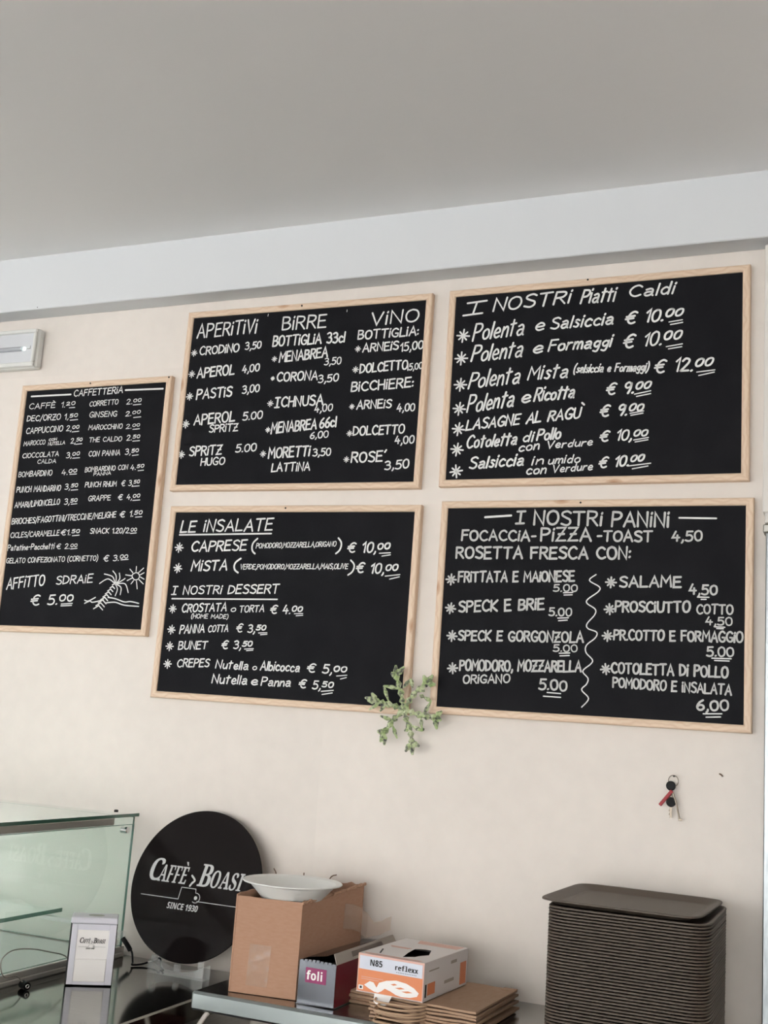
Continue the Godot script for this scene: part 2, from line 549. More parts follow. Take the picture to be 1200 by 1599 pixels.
func shop_window(called: String, axis: int, plane: float, a0: float, a1: float, y0: float, y1: float, lights: int) -> void:
	var root := Node3D.new()
	root.name = called
	root.set_meta("kind", "structure")
	add_child(root)
	var p := func(a: float, y: float, d: float): return Vector3(a, y, plane + d) if axis == 0 else Vector3(plane + d, y, a)
	var bars := []
	for i in lights + 1:
		var a := a0 + (a1 - a0) * i / lights
		bars.append([a - 0.03, a + 0.03, y0, y1])
	bars.append([a0, a1, y0, y0 + 0.06])
	bars.append([a0, a1, y1 - 0.06, y1])
	for b in bars:
		var lo: Vector3 = p.call(b[0], b[2], -0.03)
		var hi: Vector3 = p.call(b[1], b[3], 0.03)
		obj("window_frame", span(lo, hi, 0.004), M.window_frame_white, root)
	for i in lights:
		var w := (a1 - a0) / lights
		var lo: Vector3 = p.call(a0 + w * i + 0.03, y0 + 0.06, -0.003)
		var hi: Vector3 = p.call(a0 + w * (i + 1) - 0.03, y1 - 0.06, 0.003)
		var st := mb()
		var mid := (lo + hi) * 0.5
		if axis == 0: face(st, [Vector3(lo.x, lo.y, mid.z), Vector3(hi.x, lo.y, mid.z), Vector3(hi.x, hi.y, mid.z), Vector3(lo.x, hi.y, mid.z)], Vector3.FORWARD)
		else: face(st, [Vector3(mid.x, lo.y, lo.z), Vector3(mid.x, lo.y, hi.z), Vector3(mid.x, hi.y, hi.z), Vector3(mid.x, hi.y, lo.z)], Vector3.RIGHT)
		obj("pane", st.commit(), M.window_pane, root)

func make_room() -> void:
	struct("floor", span(Vector3(-4.65, -0.12, -0.17), Vector3(2.75, 0, 5.65)), M.grey_floor_tile)
	struct("pavement", span(Vector3(-30, -0.3, -30), Vector3(30, -0.14, 40)), M.asphalt)
	struct("house_opposite", span(Vector3(-16, -0.14, 15), Vector3(12, 7, 16)), M.house_plaster)
	struct("wall_back", span(Vector3(-4.65, 0, -0.165), Vector3(2.75, 2.75, WALL_Z)), M.cream_wall_paint)
	struct("wall_left", wall_with_opening(Vector3(-4.65, 0, WALL_Z), Vector3(-4.5, 2.75, 5.5), 2, 0.9, 5.0, 0.45, 2.35), M.cream_wall_paint)
	struct("wall_right", span(Vector3(2.6, 0, WALL_Z), Vector3(2.75, 2.75, 5.5)), M.cream_wall_paint)
	struct("wall_front", wall_with_opening(Vector3(-4.65, 0, 5.5), Vector3(2.75, 2.75, 5.65), 0, -4.1, 2.2, 0.15, 2.44), M.cream_wall_paint)
	shop_window("window_1", 0, 5.575, -4.1, 2.2, 0.15, 2.44, 5)
	shop_window("window_2", 2, -4.575, 0.9, 5.0, 0.45, 2.35, 3)
	var c := struct("ceiling", span(Vector3(-3.75, 0, -0.2), Vector3(3.75, 0.18, 5.7)), M.white_ceiling_paint, Vector3(-0.95, 0.357 + UP, 0))
	c.rotation.z = 0.0035
	# the shallow beam along the wall under the ceiling
	var st := mb()
	slab(st, Vector3(-4.5, 0, WALL_Z), Vector3(2.6, 0.16, 0.043), 0.002)
	var b := struct("trim_1", st.commit(), M.white_beam_paint, Vector3(0, 0.2265 + UP, 0))
	b.rotation.z = 0.0062
	# painted strip and steel sheet that close the wall on the right
	var s := mb()
	slab(s, at(0.8445, -0.283, WALL_Z), at(1.15, 0.2225, 0.03), 0.002)
	slab(s, at(0.8485, -0.302, WALL_Z), at(1.15, -0.283, 0.03), 0.001)
	struct("trim_2", s.commit(), M.white_strip_paint)
	struct("trim_3", span(at(0.845, -0.318, WALL_Z), at(1.15, -0.303, 0.026), 0.002), M.aluminium)
	struct("trim_4", span(at(0.8505, -2.149, WALL_Z), at(1.15, -0.319, 0.03), 0.0015), M.steel_sheet)

# ------------------------------------------------------------------ boards
func rail(length: float, w: float) -> ArrayMesh:                # a mitred frame member: runs along x, inner side towards -y
	var d := -WALL_Z
	var prof := [Vector2(0, -d), Vector2(0, -0.0025), Vector2(-0.001, -0.0007), Vector2(-0.0028, 0), Vector2(-w + 0.004, 0), Vector2(-w + 0.001, -0.0012), Vector2(-w, -0.003), Vector2(-w, -d)]
	var st := mb()
	for i in prof.size():
		var a: Vector2 = prof[i]
		var b: Vector2 = prof[(i + 1) % prof.size()]
		var t := b - a
		var n := Vector3(0, t.y, -t.x).normalized()
		var mid := (a + b) * 0.5
		if n.dot(Vector3(0, mid.x + w / 2, mid.y + d / 2)) < 0: n = -n
		face(st, [Vector3(-a.x, a.x, a.y), Vector3(length + a.x, a.x, a.y), Vector3(length + b.x, b.x, b.y), Vector3(-b.x, b.x, b.y)], n)
	return st.commit()

func board(key: String, where: Vector3, turn: float, w: float, h: float, label: String, slant: float, stroke: float, ink: String, pine: int, nails: Array) -> void:
	var o := thing("chalkboard", label, "menu board", where, 0.0, "chalk menu boards on the wall")
	o.rotation.z = turn
	var fw := 0.0142
	var p := obj("panel", span(Vector3(0.010, -h + 0.010, -0.0125), Vector3(w - 0.010, -0.010, -0.004)), M.black_chalkboard, o)
	var spots := [[w, 0.0, 0.0, 0.0], [h, w, 0.0, -PI / 2], [w, w, -h, PI], [h, 0.0, -h, PI / 2]]
	for i in 4:
		var r := obj("frame_rail", rail(spots[i][0], fw), M["pine_%d" % ((pine + i) % 3)], o, Vector3(spots[i][1], spots[i][2], 0))
		r.rotation.z = spots[i][3]
	for e in LETTERING[key]:
		var sw: float = stroke * (clampf(e[5] / 18.5, 0.5, 1.15))
		obj("lettering", lettering(e, sw, slant, -0.0036, key in "ACD", key in "AD"), M[ink], p)
	for e in LINES[key]:
		var pts := []
		for i in range(2, e.size(), 2): pts.append(Vector2(e[i], -e[i + 1]) * 0.001)
		if e[1]: pts = curve(pts, 5)
		var st := mb()
		ribbon(st, pts, e[0] * 0.001, -0.0037)
		obj("drawn_line", st.commit(), M.white_marker, p)
	for e in ASTERISKS.get(key, []):
		var st := mb()
		var c := Vector2(e[0], -e[1]) * 0.001
		var turn0 := rng.randf_range(-0.15, 0.15)
		for k in 4:
			var d: Vector2 = Vector2.RIGHT.rotated(turn0 + k * PI / 4) * e[2] * 0.001 * (1.0 if k % 2 == 0 else 0.85)
			ribbon(st, [c - d, c + d], stroke * clampf(e[2] / 11.0, 0.6, 1.0), -0.0035)
		obj("asterisk", st.commit(), M[ink], p)
	for n in nails:
		var st := mb()
		lathe(st, [Vector2(0, 0.0016), Vector2(0.0018, 0.001), Vector2(0.0022, -0.001)], 12)
		var q := obj("nail", st.commit(), M.nail_dark, o, Vector3(n[0], n[1], 0))
		q.rotation.x = PI / 2

func make_boards() -> void:
	board("A", at(-0.8642, 0.0474, 0), 0.0054, 0.4225, 0.592, "tall portrait chalkboard listing coffees with a drawn palm tree", 0.06, 0.0029, "white_marker", 0, [[0.2, -0.006], [0.416, -0.004]])
	board("B", at(-0.4138, 0.1987, 0), -0.0052, 0.5945, 0.4175, "wide chalkboard with three columns of aperitifs, beers and wines", 0.03, 0.0033, "white_marker", 1, [[0.29, -0.006]])
	board("C", at(0.2180, 0.1970, 0), 0.0039, 0.5985, 0.4165, "chalkboard of seven slanted hot dishes under the beam at right", 0.22, 0.0034, "white_marker", 2, [[0.29, -0.003]])
	board("D", at(-0.4080, -0.2532, 0), -0.0047, 0.594, 0.4190, "chalkboard with underlined salad and dessert headings, snowflake at its corner", 0.12, 0.0032, "white_marker", 0, [[0.287, -0.006]])
	board("E", at(0.2288, -0.2493, 0), 0.0005, 0.5985, 0.4195, "lower right chalkboard of sandwiches split by a wavy chalk line", 0.0, 0.0037, "grey_marker", 1, [[0.282, -0.006]])

# ------------------------------------------------------------------ things on the wall
func leaf(st: SurfaceTool, a: Vector3, b: Vector3, w: float) -> void:   # a folded paper segment: a flattened lozenge with a ridge
	var d := (b - a).normalized()
	var s := d.cross(Vector3.BACK).normalized() * w * 0.5
	var m := a.lerp(b, 0.45)
	var top := m + Vector3(0, 0, w * 0.34)
	var bot := m - Vector3(0, 0, w * 0.20)
	var ring := [a - s * 0.35, a + s * 0.35, m + s, b + s * 0.3, b - s * 0.3, m - s]
	for i in 6:
		var p: Vector3 = ring[i]
		var q: Vector3 = ring[(i + 1) % 6]
		var n := (q - p).cross(top - p).normalized()
		face(st, [p, q, top], n if n.z > 0 else -n)
		n = (q - p).cross(bot - p).normalized()
		face(st, [p, q, bot], n if n.z < 0 else -n)

func make_snowflake() -> void:
	# arms and side twigs in millimetres from the centre
	var o := thing("snowflake_ornament", "green paper snowflake with dark flecks hanging between two chalkboards", "ornament", at(0.1845, -0.6645, 0.018))
	var k := 0.205      # millimetres of ornament per unit of the sketch
	var arms := [
		[[0, 0, -30, 105, -55, 195, -108, 330], [[-55, 190, -225, 210, -160, 70], [-25, 200, 55, 290, 75, 210]], [[-155, 335], [-108, 410], [-20, 400]]],
		[[0, 0, 60, 110, 110, 170, 225, 270], [[75, 205, 55, 280], [160, 205, 200, 175]], [[180, 330], [275, 335], [305, 245]]],
		[[0, 0, 105, -30, 195, -50, 335, -60], [[195, -45, 270, 90, 195, 125, 150, 140], [175, -70, 195, -160]], [[385, 5], [385, -80], [345, -165]]],
		[[0, 0, 35, -110, 80, -190, 100, -320], [[95, -150, 205, -190, 195, -155], [60, -180, 20, -200]], [[185, -330], [120, -415], [45, -390]]],
		[[0, 0, -60, -65, -105, -110, -195, -240], [[-105, -160, -45, -275], [-112, -110, -235, -75]], [[-255, -220], [-215, -320], [-170, -345]]],
		[[0, 0, -115, 30, -200, 45, -305, 60], [[-195, 40, -240, -35], [-250, 50, -355, -25]], [[-405, 90], [-340, 140], [-380, 65]]],
	]
	for a in arms:
		var st := mb()
		var path: Array = a[0]
		for i in range(0, path.size() - 2, 2):
			var p := Vector3(path[i], path[i + 1], 0) * k * 0.001
			var q := Vector3(path[i + 2], path[i + 3], 0) * k * 0.001
			var n := maxi(1, roundi(p.distance_to(q) / 0.014))
			for j in n:
				var u := p.lerp(q, float(j) / n) + Vector3(0, 0, rng.randf_range(-0.002, 0.002))
				leaf(st, u, p.lerp(q, (j + 1.15) / n), 0.0145)
		var arm := obj("arm", st.commit(), M.green_dotted_paper, o)
		for t in a[1]:
			var s2 := mb()
			for i in range(0, t.size() - 2, 2):
				leaf(s2, Vector3(t[i], t[i + 1], 0) * k * 0.001, Vector3(t[i + 2], t[i + 3], 12) * k * 0.001, 0.0088)
			obj("twig", s2.commit(), M.green_dotted_paper, arm)
		var tip := Vector3(path[-2], path[-1], 0) * k * 0.001
		for t in a[2]:
			var s3 := mb()
			leaf(s3, tip * 0.94, Vector3(t[0], t[1], 14) * k * 0.001, 0.0125)
			obj("leaf", s3.commit(), M.green_dotted_paper, arm)

func ring_mesh(r: float, t: float) -> ArrayMesh:
	var m := TorusMesh.new()
	m.inner_radius = r - t
	m.outer_radius = r + t
	m.rings = 32
	m.ring_segments = 8
	var am := ArrayMesh.new()
	am.add_surface_from_arrays(Mesh.PRIMITIVE_TRIANGLES, m.get_mesh_arrays())
	return am

func make_keys() -> void:
	var o := thing("key_bunch", "bunch of keys with a red tag hanging on the bare wall", "keys", at(0.694, -0.757, WALL_Z))
	var st := mb()
	tube(st, [Vector3(0.002, 0.006, 0), Vector3(0.002, 0.006, 0.012)], 0.0014)
	obj("hook", st.commit(), M.nail_dark, o)
	var r := obj("ring", ring_mesh(0.0095, 0.0008), M.key_steel, o, Vector3(0.001, -0.002, 0.008))
	r.rotation = Vector3(PI / 2, 0, 0.3)
	for k in [[-0.003, -0.011, 0.009, 0.1], [-0.002, -0.039, 0.010, -0.12]]:
		var kst := mb()
		lathe(kst, [Vector2(0, -0.0022), Vector2(0.0072, -0.0022), Vector2(0.0085, -0.001), Vector2(0.0085, 0.001), Vector2(0.0072, 0.0022), Vector2(0, 0.0022)], 20)
		var key := obj("key", kst.commit(), M.black_rubber, o, Vector3(k[0], k[1], k[2]))
		key.rotation = Vector3(PI / 2, 0, k[3])
		var b := mb()
		slab(b, Vector3(-0.002, -0.0008, 0.008), Vector3(0.002, 0.0008, 0.027), 0.0003)
		slab(b, Vector3(-0.0038, -0.0008, 0.013), Vector3(-0.002, 0.0008, 0.016))
		slab(b, Vector3(-0.0032, -0.0008, 0.019), Vector3(-0.002, 0.0008, 0.0225))
		obj("blade", b.commit(), M.key_steel, key)
	var lg := mb()
	tube(lg, [Vector3(0.001, -0.022, 0.012), Vector3(0.008, -0.042, 0.013), Vector3(0.0135, -0.066, 0.013)], 0.0016)
	slab(lg, Vector3(0.0115, -0.0695, 0.0122), Vector3(0.0185, -0.0655, 0.0138), 0.0004)
	obj("long_key", lg.commit(), M.key_steel, o)
	var tg := mb()
	slab(tg, Vector3(-0.003, -0.034, -0.001), Vector3(0.003, 0, 0.001), 0.0009)
	var tag_o := obj("tag", tg.commit(), M.red_plastic, o, Vector3(0.0, -0.019, 0.014))
	tag_o.rotation.z = -0.66
	tag_o.set_meta("label", "red plastic tag")

func make_wall_marks() -> void:
	var st := mb()
	lathe(st, [Vector2(0, 0.003), Vector2(0.0022, 0.0022), Vector2(0.0024, 0)], 12)
	var n := obj("nail", st.commit(), M.nail_dark, self, at(-0.812, 0.226, 0.0405))
	n.rotation.x = PI / 2
	tag(n, "small dark nail head in the bottom edge of the white beam", "nail")
	var s2 := mb()
	tube(s2, [Vector3(-0.0025, 0.001, 0), Vector3(0.001, -0.0005, 0.003), Vector3(0.003, -0.003, 0.0035)], 0.0014)
	tag(obj("wall_plug", s2.commit(), M.twig, self, at(0.7755, -0.742, WALL_Z)), "tiny screw stub in the bare wall right of the keys", "screw")

func make_emergency_lamp() -> void:
	var o := thing("emergency_lamp", "white rectangular emergency light on the wall above the coffee board", "wall lamp", at(-0.968, 0.0885, WALL_Z))
	# local: x from -0.14 to 0.14, y from 0 to 0.1
	obj("housing", span(Vector3(-0.142, 0, 0), Vector3(0.142, 0.098, 0.022), 0.004), M.lamp_white, o)
	var st := mb()
	slab(st, Vector3(-0.139, 0.002, 0.022), Vector3(0.139, 0.013, 0.031), 0.002)
	slab(st, Vector3(-0.139, 0.087, 0.022), Vector3(0.139, 0.096, 0.031), 0.002)
	slab(st, Vector3(0.131, 0.013, 0.022), Vector3(0.139, 0.087, 0.031), 0.002)
	slab(st, Vector3(-0.139, 0.013, 0.022), Vector3(-0.131, 0.087, 0.031), 0.002)
	obj("bezel", st.commit(), M.lamp_white, o)
	obj("cover", span(Vector3(-0.131, 0.013, 0.022), Vector3(0.131, 0.087, 0.025)), M.lamp_cover, o)
	var t := mb()
	tube(t, [Vector3(-0.12, 0.048, 0.0262), Vector3(0.098, 0.048, 0.0262)], 0.0055, 12)
	obj("tube", t.commit(), M.lamp_tube, o)
	var l := mb()
	lathe(l, [Vector2(0, 0.004), Vector2(0.0035, 0.003), Vector2(0.0045, 0)], 12)
	var led := obj("indicator", l.commit(), M.lamp_led, o, Vector3(0.105, 0.048, 0.025))
	led.rotation.x = PI / 2
	var wv := mb()
	tube(wv, [Vector3(0.109, 0.0475, 0.0255), Vector3(0.122, 0.0475, 0.0255), Vector3(0.122, 0.055, 0.0255)], 0.0006, 6)
	obj("wire", wv.commit(), M.grey_cable, o)
	var g := OmniLight3D.new()
	g.name = "indicator_glow"
	g.light_energy = 0.000004
	g.light_size = 0.004
	g.shadow_enabled = true
	o.add_child(g)
	g.position = Vector3(0.105, 0.048, 0.036)

# ------------------------------------------------------------------ counters
const SHELF_Y := -1.168
const TOP_Y := -1.2

func make_counters() -> void:
	# left: deep counter that comes out from the wall
	var c := thing("steel_counter", "polished dark steel counter under the glass case and round sign", "counter", at(-0.9, -2.15, 0.35))
	obj("top", span(Vector3(-0.9, 0.91, -0.361), Vector3(0.8, 0.95, 0.45), 0.003), M.polished_steel_top, c)
	obj("base", span(Vector3(-0.88, 0, -0.361), Vector3(0.793, 0.91, 0.43), 0.002), M.brushed_steel, c)
	# right: shallow raised shelf with a rounded lip
	var s := thing("steel_shelf", "raised steel shelf carrying boxes, paper bags and the tray stack", "shelf", at(0, SHELF_Y, 0))
	obj("deck", span(Vector3(-0.058, -0.006, WALL_Z), Vector3(0.845, 0, 0.297), 0.001), M.brushed_steel, s)
	obj("lip", span(Vector3(-0.062, -0.0305, 0.290), Vector3(0.845, 0.0002, 0.302), 0.004), M.satin_steel, s)
	for x in [0.03, 0.43, 0.80]:
		obj("bracket", span(Vector3(x - 0.012, -0.30, WALL_Z), Vector3(x + 0.012, -0.006, 0.05), 0.001), M.brushed_steel, s)
	var b := thing("base_cabinet", "steel base cabinet below the raised shelf", "cabinet", at(0.375, -2.15, 0.25))
	obj("body", span(Vector3(-0.475, 0, -0.265), Vector3(0.469, 0.64, 0.3), 0.002), M.brushed_steel, b)
	obj("worktop", span(Vector3(-0.475, 0.64, -0.265), Vector3(0.469, 0.675, 0.32), 0.002), M.brushed_steel, b)
	# what shows in the gap under the lip
	var rb := obj("storage_box", block(Vector3(0.085, 0.21, 0.12), 0.002), M.dark_red_card, self, at(0.025, -1.474, 0.17))
	tag(rb, "dark red box in the gap under the left end of the raised shelf", "box")
	var cb := obj("storage_carton", block(Vector3(0.22, 0.225, 0.14), 0.002), M.cardboard, self, at(0.183, -1.474, 0.17))
	tag(cb, "brown carton in the shade under the raised shelf", "box")
	var st := mb()
	tube(st, curve([Vector3(0, -0.003, 0), Vector3(-0.006, -0.012, 0.004), Vector3(-0.022, -0.045, 0.008), Vector3(-0.03, -0.09, 0.004), Vector3(-0.03, -0.27, -0.02)], 5), 0.0042)
	tag(obj("white_hose", st.commit(), M.white_cable, self, at(-0.034, SHELF_Y - 0.031, 0.286)), "short white cable hanging below the left end of the shelf lip", "cable")

func pane_with_edges(parent: Node, called: String, lo: Vector3, hi: Vector3, thin: int, rear := true) -> void:
	# a clear sheet whose cut edges show the green of the glass
	var mid := (lo + hi) * 0.5
	var st := mb()
	var u := (thin + 1) % 3
	var v := (thin + 2) % 3
	var e := 0.0007
	var corners := []
	for s in [[0, 0], [1, 0], [1, 1], [0, 1]]:
		var p := mid
		p[u] = hi[u] - e if s[0] else lo[u] + e
		p[v] = hi[v] - e if s[1] else lo[v] + e
		corners.append(p)
	var n := Vector3.ZERO
	n[thin] = 1
	face(st, corners, n)
	var sheet := obj(called, st.commit(), M.clear_green_glass, parent)
	for a in [[u, lo[u], lo[u] + e], [u, hi[u] - e, hi[u]], [v, lo[v], lo[v] + e], [v, hi[v] - e, hi[v]]]:
		var l := lo
		var h := hi
		l[a[0]] = a[1]
		h[a[0]] = a[2]
		if not rear and a[0] == 2 and a[1] == lo[2]: continue
		obj("edge", span(l, h), M.green_glass_edge, sheet)

func make_glass_case() -> void:
	var o := thing("glass_display_case", "green edged glass display case standing at the left end", "display case", at(-0.8, TOP_Y, 0.0))
	# local: x 0.395 is the side that faces us, y from the counter up
	pane_with_edges(o, "top_pane", Vector3(-0.6, 0.2795, 0.0), Vector3(0.395, 0.2860, 0.62), 1, false)
	pane_with_edges(o, "side_pane", Vector3(0.3885, 0.022, 0.012), Vector3(0.3935, 0.264, 0.62), 0)
	pane_with_edges(o, "back_pane", Vector3(-0.6, 0.012, 0.004), Vector3(0.3875, 0.278, 0.009), 2)
	pane_with_edges(o, "shelf_pane", Vector3(-0.58, 0.088, 0.105), Vector3(0.305, 0.0955, 0.60), 1, false)
	obj("floor_panel", span(Vector3(-0.6, 0.002, 0.012), Vector3(0.384, 0.010, 0.62)), M.white_case_floor, o)
	var r := mb()
	slab(r, Vector3(0.385, 0.0, 0.008), Vector3(0.399, 0.010, 0.62), 0.002)
	slab(r, Vector3(0.3945, 0.010, 0.008), Vector3(0.398, 0.021, 0.62), 0.001)
	obj("bottom_rail", r.commit(), M.rail_grey, o)
	obj("top_rail", span(Vector3(0.372, 0.264, 0.075), Vector3(0.388, 0.2792, 0.62), 0.002), M.aluminium, o)
	for p in [[0.040, 0.253], [0.040, 0.03]]:
		var st := mb()
		lathe(st, [Vector2(0, 0.004), Vector2(0.0052, 0.004), Vector2(0.0066, 0.003), Vector2(0.0066, 0), Vector2(0.0066, -0.012)], 20)
		var b := obj("bolt", st.commit(), M.chrome, o, Vector3(0.3945, p[1], p[0]))
		b.rotation.z = -PI / 2
	var stud := mb()
	lathe(stud, [Vector2(0, 0.005), Vector2(0.003, 0.005), Vector2(0.0045, 0.004), Vector2(0.0045, 0)], 16)
	obj("stud", stud.commit(), M.nail_dark, o, Vector3(0.357, 0.286, 0.03))
	for p in [0.15, 0.42]:
		obj("shelf_peg", span(Vector3(0.296, 0.080, p), Vector3(0.388, 0.0875, p + 0.012), 0.001), M.clear_acrylic, o)

func make_cables() -> void:
	# power lead behind the case
	var a := thing("power_lead", "black power lead with plug lying beside the round sign", "cable", at(-0.36, TOP_Y, 0.05))
	obj("cord", cord([Vector3(-0.012, 0.029, -0.009), Vector3(0.002, 0.020, -0.004), Vector3(0.018, 0.006, 0.014), Vector3(0.025, 0.003, 0.024), Vector3(0.038, 0.004, 0.006), Vector3(0.050, 0.010, -0.018), Vector3(0.062, 0.014, -0.016), Vector3(0.076, 0.005, 0.0), Vector3(0.098, 0.003, 0.026)], 0.0020), M.black_rubber, a)
	var st := mb()
	tube(st, [Vector3(-0.027, 0.042, -0.010), Vector3(-0.021, 0.037, -0.010), Vector3(-0.010, 0.028, -0.008), Vector3(-0.004, 0.023, -0.006)], 0.0048, 12)
	obj("plug", st.commit(), M.black_rubber, a)
	obj("connector", span(Vector3(-0.040, 0.040, -0.018), Vector3(-0.024, 0.056, -0.004), 0.003), M.clear_acrylic, a)
	obj("white_wire", cord([Vector3(0.026, 0.003, 0.014), Vector3(0.042, 0.006, -0.002), Vector3(0.058, 0.013, -0.014)], 0.0014), M.white_cable, a)
	# thin grey lead in front of the case
	var b := thing("grey_lead", "thin grey lead ending in a small black plug before the glass case", "cable", at(-0.372, TOP_Y, 0.36))
	obj("cord", cord([Vector3(0.004, 0.003, -0.17), Vector3(0.002, 0.020, -0.14), Vector3(0.0, 0.040, -0.113), Vector3(0.0, 0.052, -0.071), Vector3(0.0, 0.0655, -0.015), Vector3(0.0, 0.0705, 0.037), Vector3(0.0, 0.0594, 0.063), Vector3(0.0, 0.041, 0.062), Vector3(0.0, 0.0277, 0.049), Vector3(0.0, 0.025, 0.020), Vector3(0.001, 0.014, 0.004), Vector3(0.001, 0.008, 0.0)], 0.0011), M.grey_cable, b)
	var p := mb()
	tube(p, [Vector3(-0.004, 0.0072, -0.004), Vector3(0.004, 0.0072, 0.0), Vector3(0.014, 0.0072, 0.004)], 0.0068, 14)
	var plug := obj("plug", p.commit(), M.black_rubber, b)
	var rr := obj("socket_ring", ring_mesh(0.0028, 0.0009), M.chrome, plug, Vector3(0.0146, 0.0072, 0.0042))
	rr.rotation = Vector3(PI / 2, 0, 0).rotated(Vector3.UP, 0.0)
	rr.rotation.y = 1.1

# ------------------------------------------------------------------ the round sign, napkins
func logo(parent: Node, k: float, ink: Material, bold: bool) -> void:
	# two words in small capitals over a thin line with a little coffee pot, the year below; k is the width
	var rows := [["C", -0.435, 0.20, 0.125], ["AFFÈ", -0.245, 0.150, 0.295], ["B", 0.088, 0.20, 0.120], ["OASI", 0.312, 0.150, 0.320]]
	for r in rows:
		obj("word", type_mesh(r[0], "Droid Serif", bold, r[2] * k, -r[3] * k, 0.16), ink, parent, Vector3((r[1] - 0.012) * k, 0, 0))
	var st := mb()
	ribbon(st, curve([Vector2(-0.05, 0.082) * k, Vector2(-0.012, 0.045) * k, Vector2(-0.034, 0.018) * k, Vector2(-0.05, -0.008) * k], 4), 0.018 * k, 0.0002)
	obj("mark", st.commit(), ink, parent)
	var l := mb()
	var w := 0.006 * k
	ribbon(l, [Vector2(-0.535, -0.132) * k, Vector2(-0.14, -0.132) * k, Vector2(-0.13, -0.028) * k, Vector2(0.02, -0.028) * k, Vector2(0.026, -0.062) * k], w, 0.0002)
	var arc := []
	for i in 15: arc.append(Vector2(0.036 + 0.042 * cos(PI * 0.55 - TAU * 0.62 * i / 14.0), -0.104 + 0.042 * sin(PI * 0.55 - TAU * 0.62 * i / 14.0)) * k)
	ribbon(l, arc, w, 0.0002)
	ribbon(l, [Vector2(0.055, -0.132) * k, Vector2(0.5, -0.132) * k], w, 0.0002)
	var dot := []
	for i in 12: dot.append(Vector3(0.036 + 0.017 * cos(TAU * i / 12.0), -0.104 + 0.017 * sin(TAU * i / 12.0), 0.0003 / k) * k)
	face(l, dot, Vector3.BACK)
	obj("line_drawing", l.commit(), ink, parent)
	obj("year", type_mesh("SINCE 1930", "Droid Sans", bold, 0.053 * k, -0.315 * k, 0.1), ink, parent, Vector3(-0.08 * k, -0.222 * k, 0))

func make_sign() -> void:
	var r := 0.147
	var o := thing("round_sign", "round glossy black sign with silver lettering leaning against the wall", "sign", at(-0.226, -1.0355, 0.047))
	var tilted := Basis(Vector3.RIGHT, -deg_to_rad(15.0))
	o.basis = tilted
	var st := mb()
	lathe(st, [Vector2(0, -0.004), Vector2(r - 0.001, -0.004), Vector2(r, -0.003), Vector2(r, -0.001), Vector2(r - 0.001, 0), Vector2(0, 0)], 96)
	var d := obj("disc", st.commit(), M.black_gloss, o)
	d.rotation.x = PI / 2
	var plate := Node3D.new()
	plate.name = "print"
	o.add_child(plate)
	plate.position = Vector3(0.0, -0.001, 0.0003)
	logo(plate, 0.2215, M.sign_print, true)
	# clear stand
	var s := thing("sign_stand", "clear acrylic stand holding the round black sign", "stand", at(-0.22, TOP_Y, 0.085))
	var b := mb()
	var top := []
	for i in 13:
		var t := -1.0 + 2.0 * i / 12.0
		top.append(Vector2(t * 0.062, 0.010 + 0.016 * t * t))
	for i in 12:
		var p: Vector2 = top[i]
		var q: Vector2 = top[i + 1]
		for z in [-0.010, 0.016]:
			face(b, [Vector3(p.x, 0.0005, z), Vector3(q.x, 0.0005, z), Vector3(q.x, q.y, z), Vector3(p.x, p.y, z)], Vector3(0, 0, signf(z)))
		face(b, [Vector3(p.x, p.y, -0.010), Vector3(q.x, q.y, -0.010), Vector3(q.x, q.y, 0.016), Vector3(p.x, p.y, 0.016)], Vector3(-(q.y - p.y), q.x - p.x, 0).normalized())
		face(b, [Vector3(p.x, 0.0005, -0.010), Vector3(q.x, 0.0005, -0.010), Vector3(q.x, 0.0005, 0.016), Vector3(p.x, 0.0005, 0.016)], Vector3.DOWN)
	obj("cradle", b.commit(), M.clear_acrylic, s)
	for x in [-0.052, 0.0, 0.052]:
		var c := mb()
		slab(c, Vector3(x - 0.005, 0.010 + 0.016 * pow(x / 0.062, 2), 0.004), Vector3(x + 0.005, 0.023 + 0.016 * pow(x / 0.062, 2), 0.016), 0.002)
		obj("peg", c.commit(), M.clear_acrylic, s)

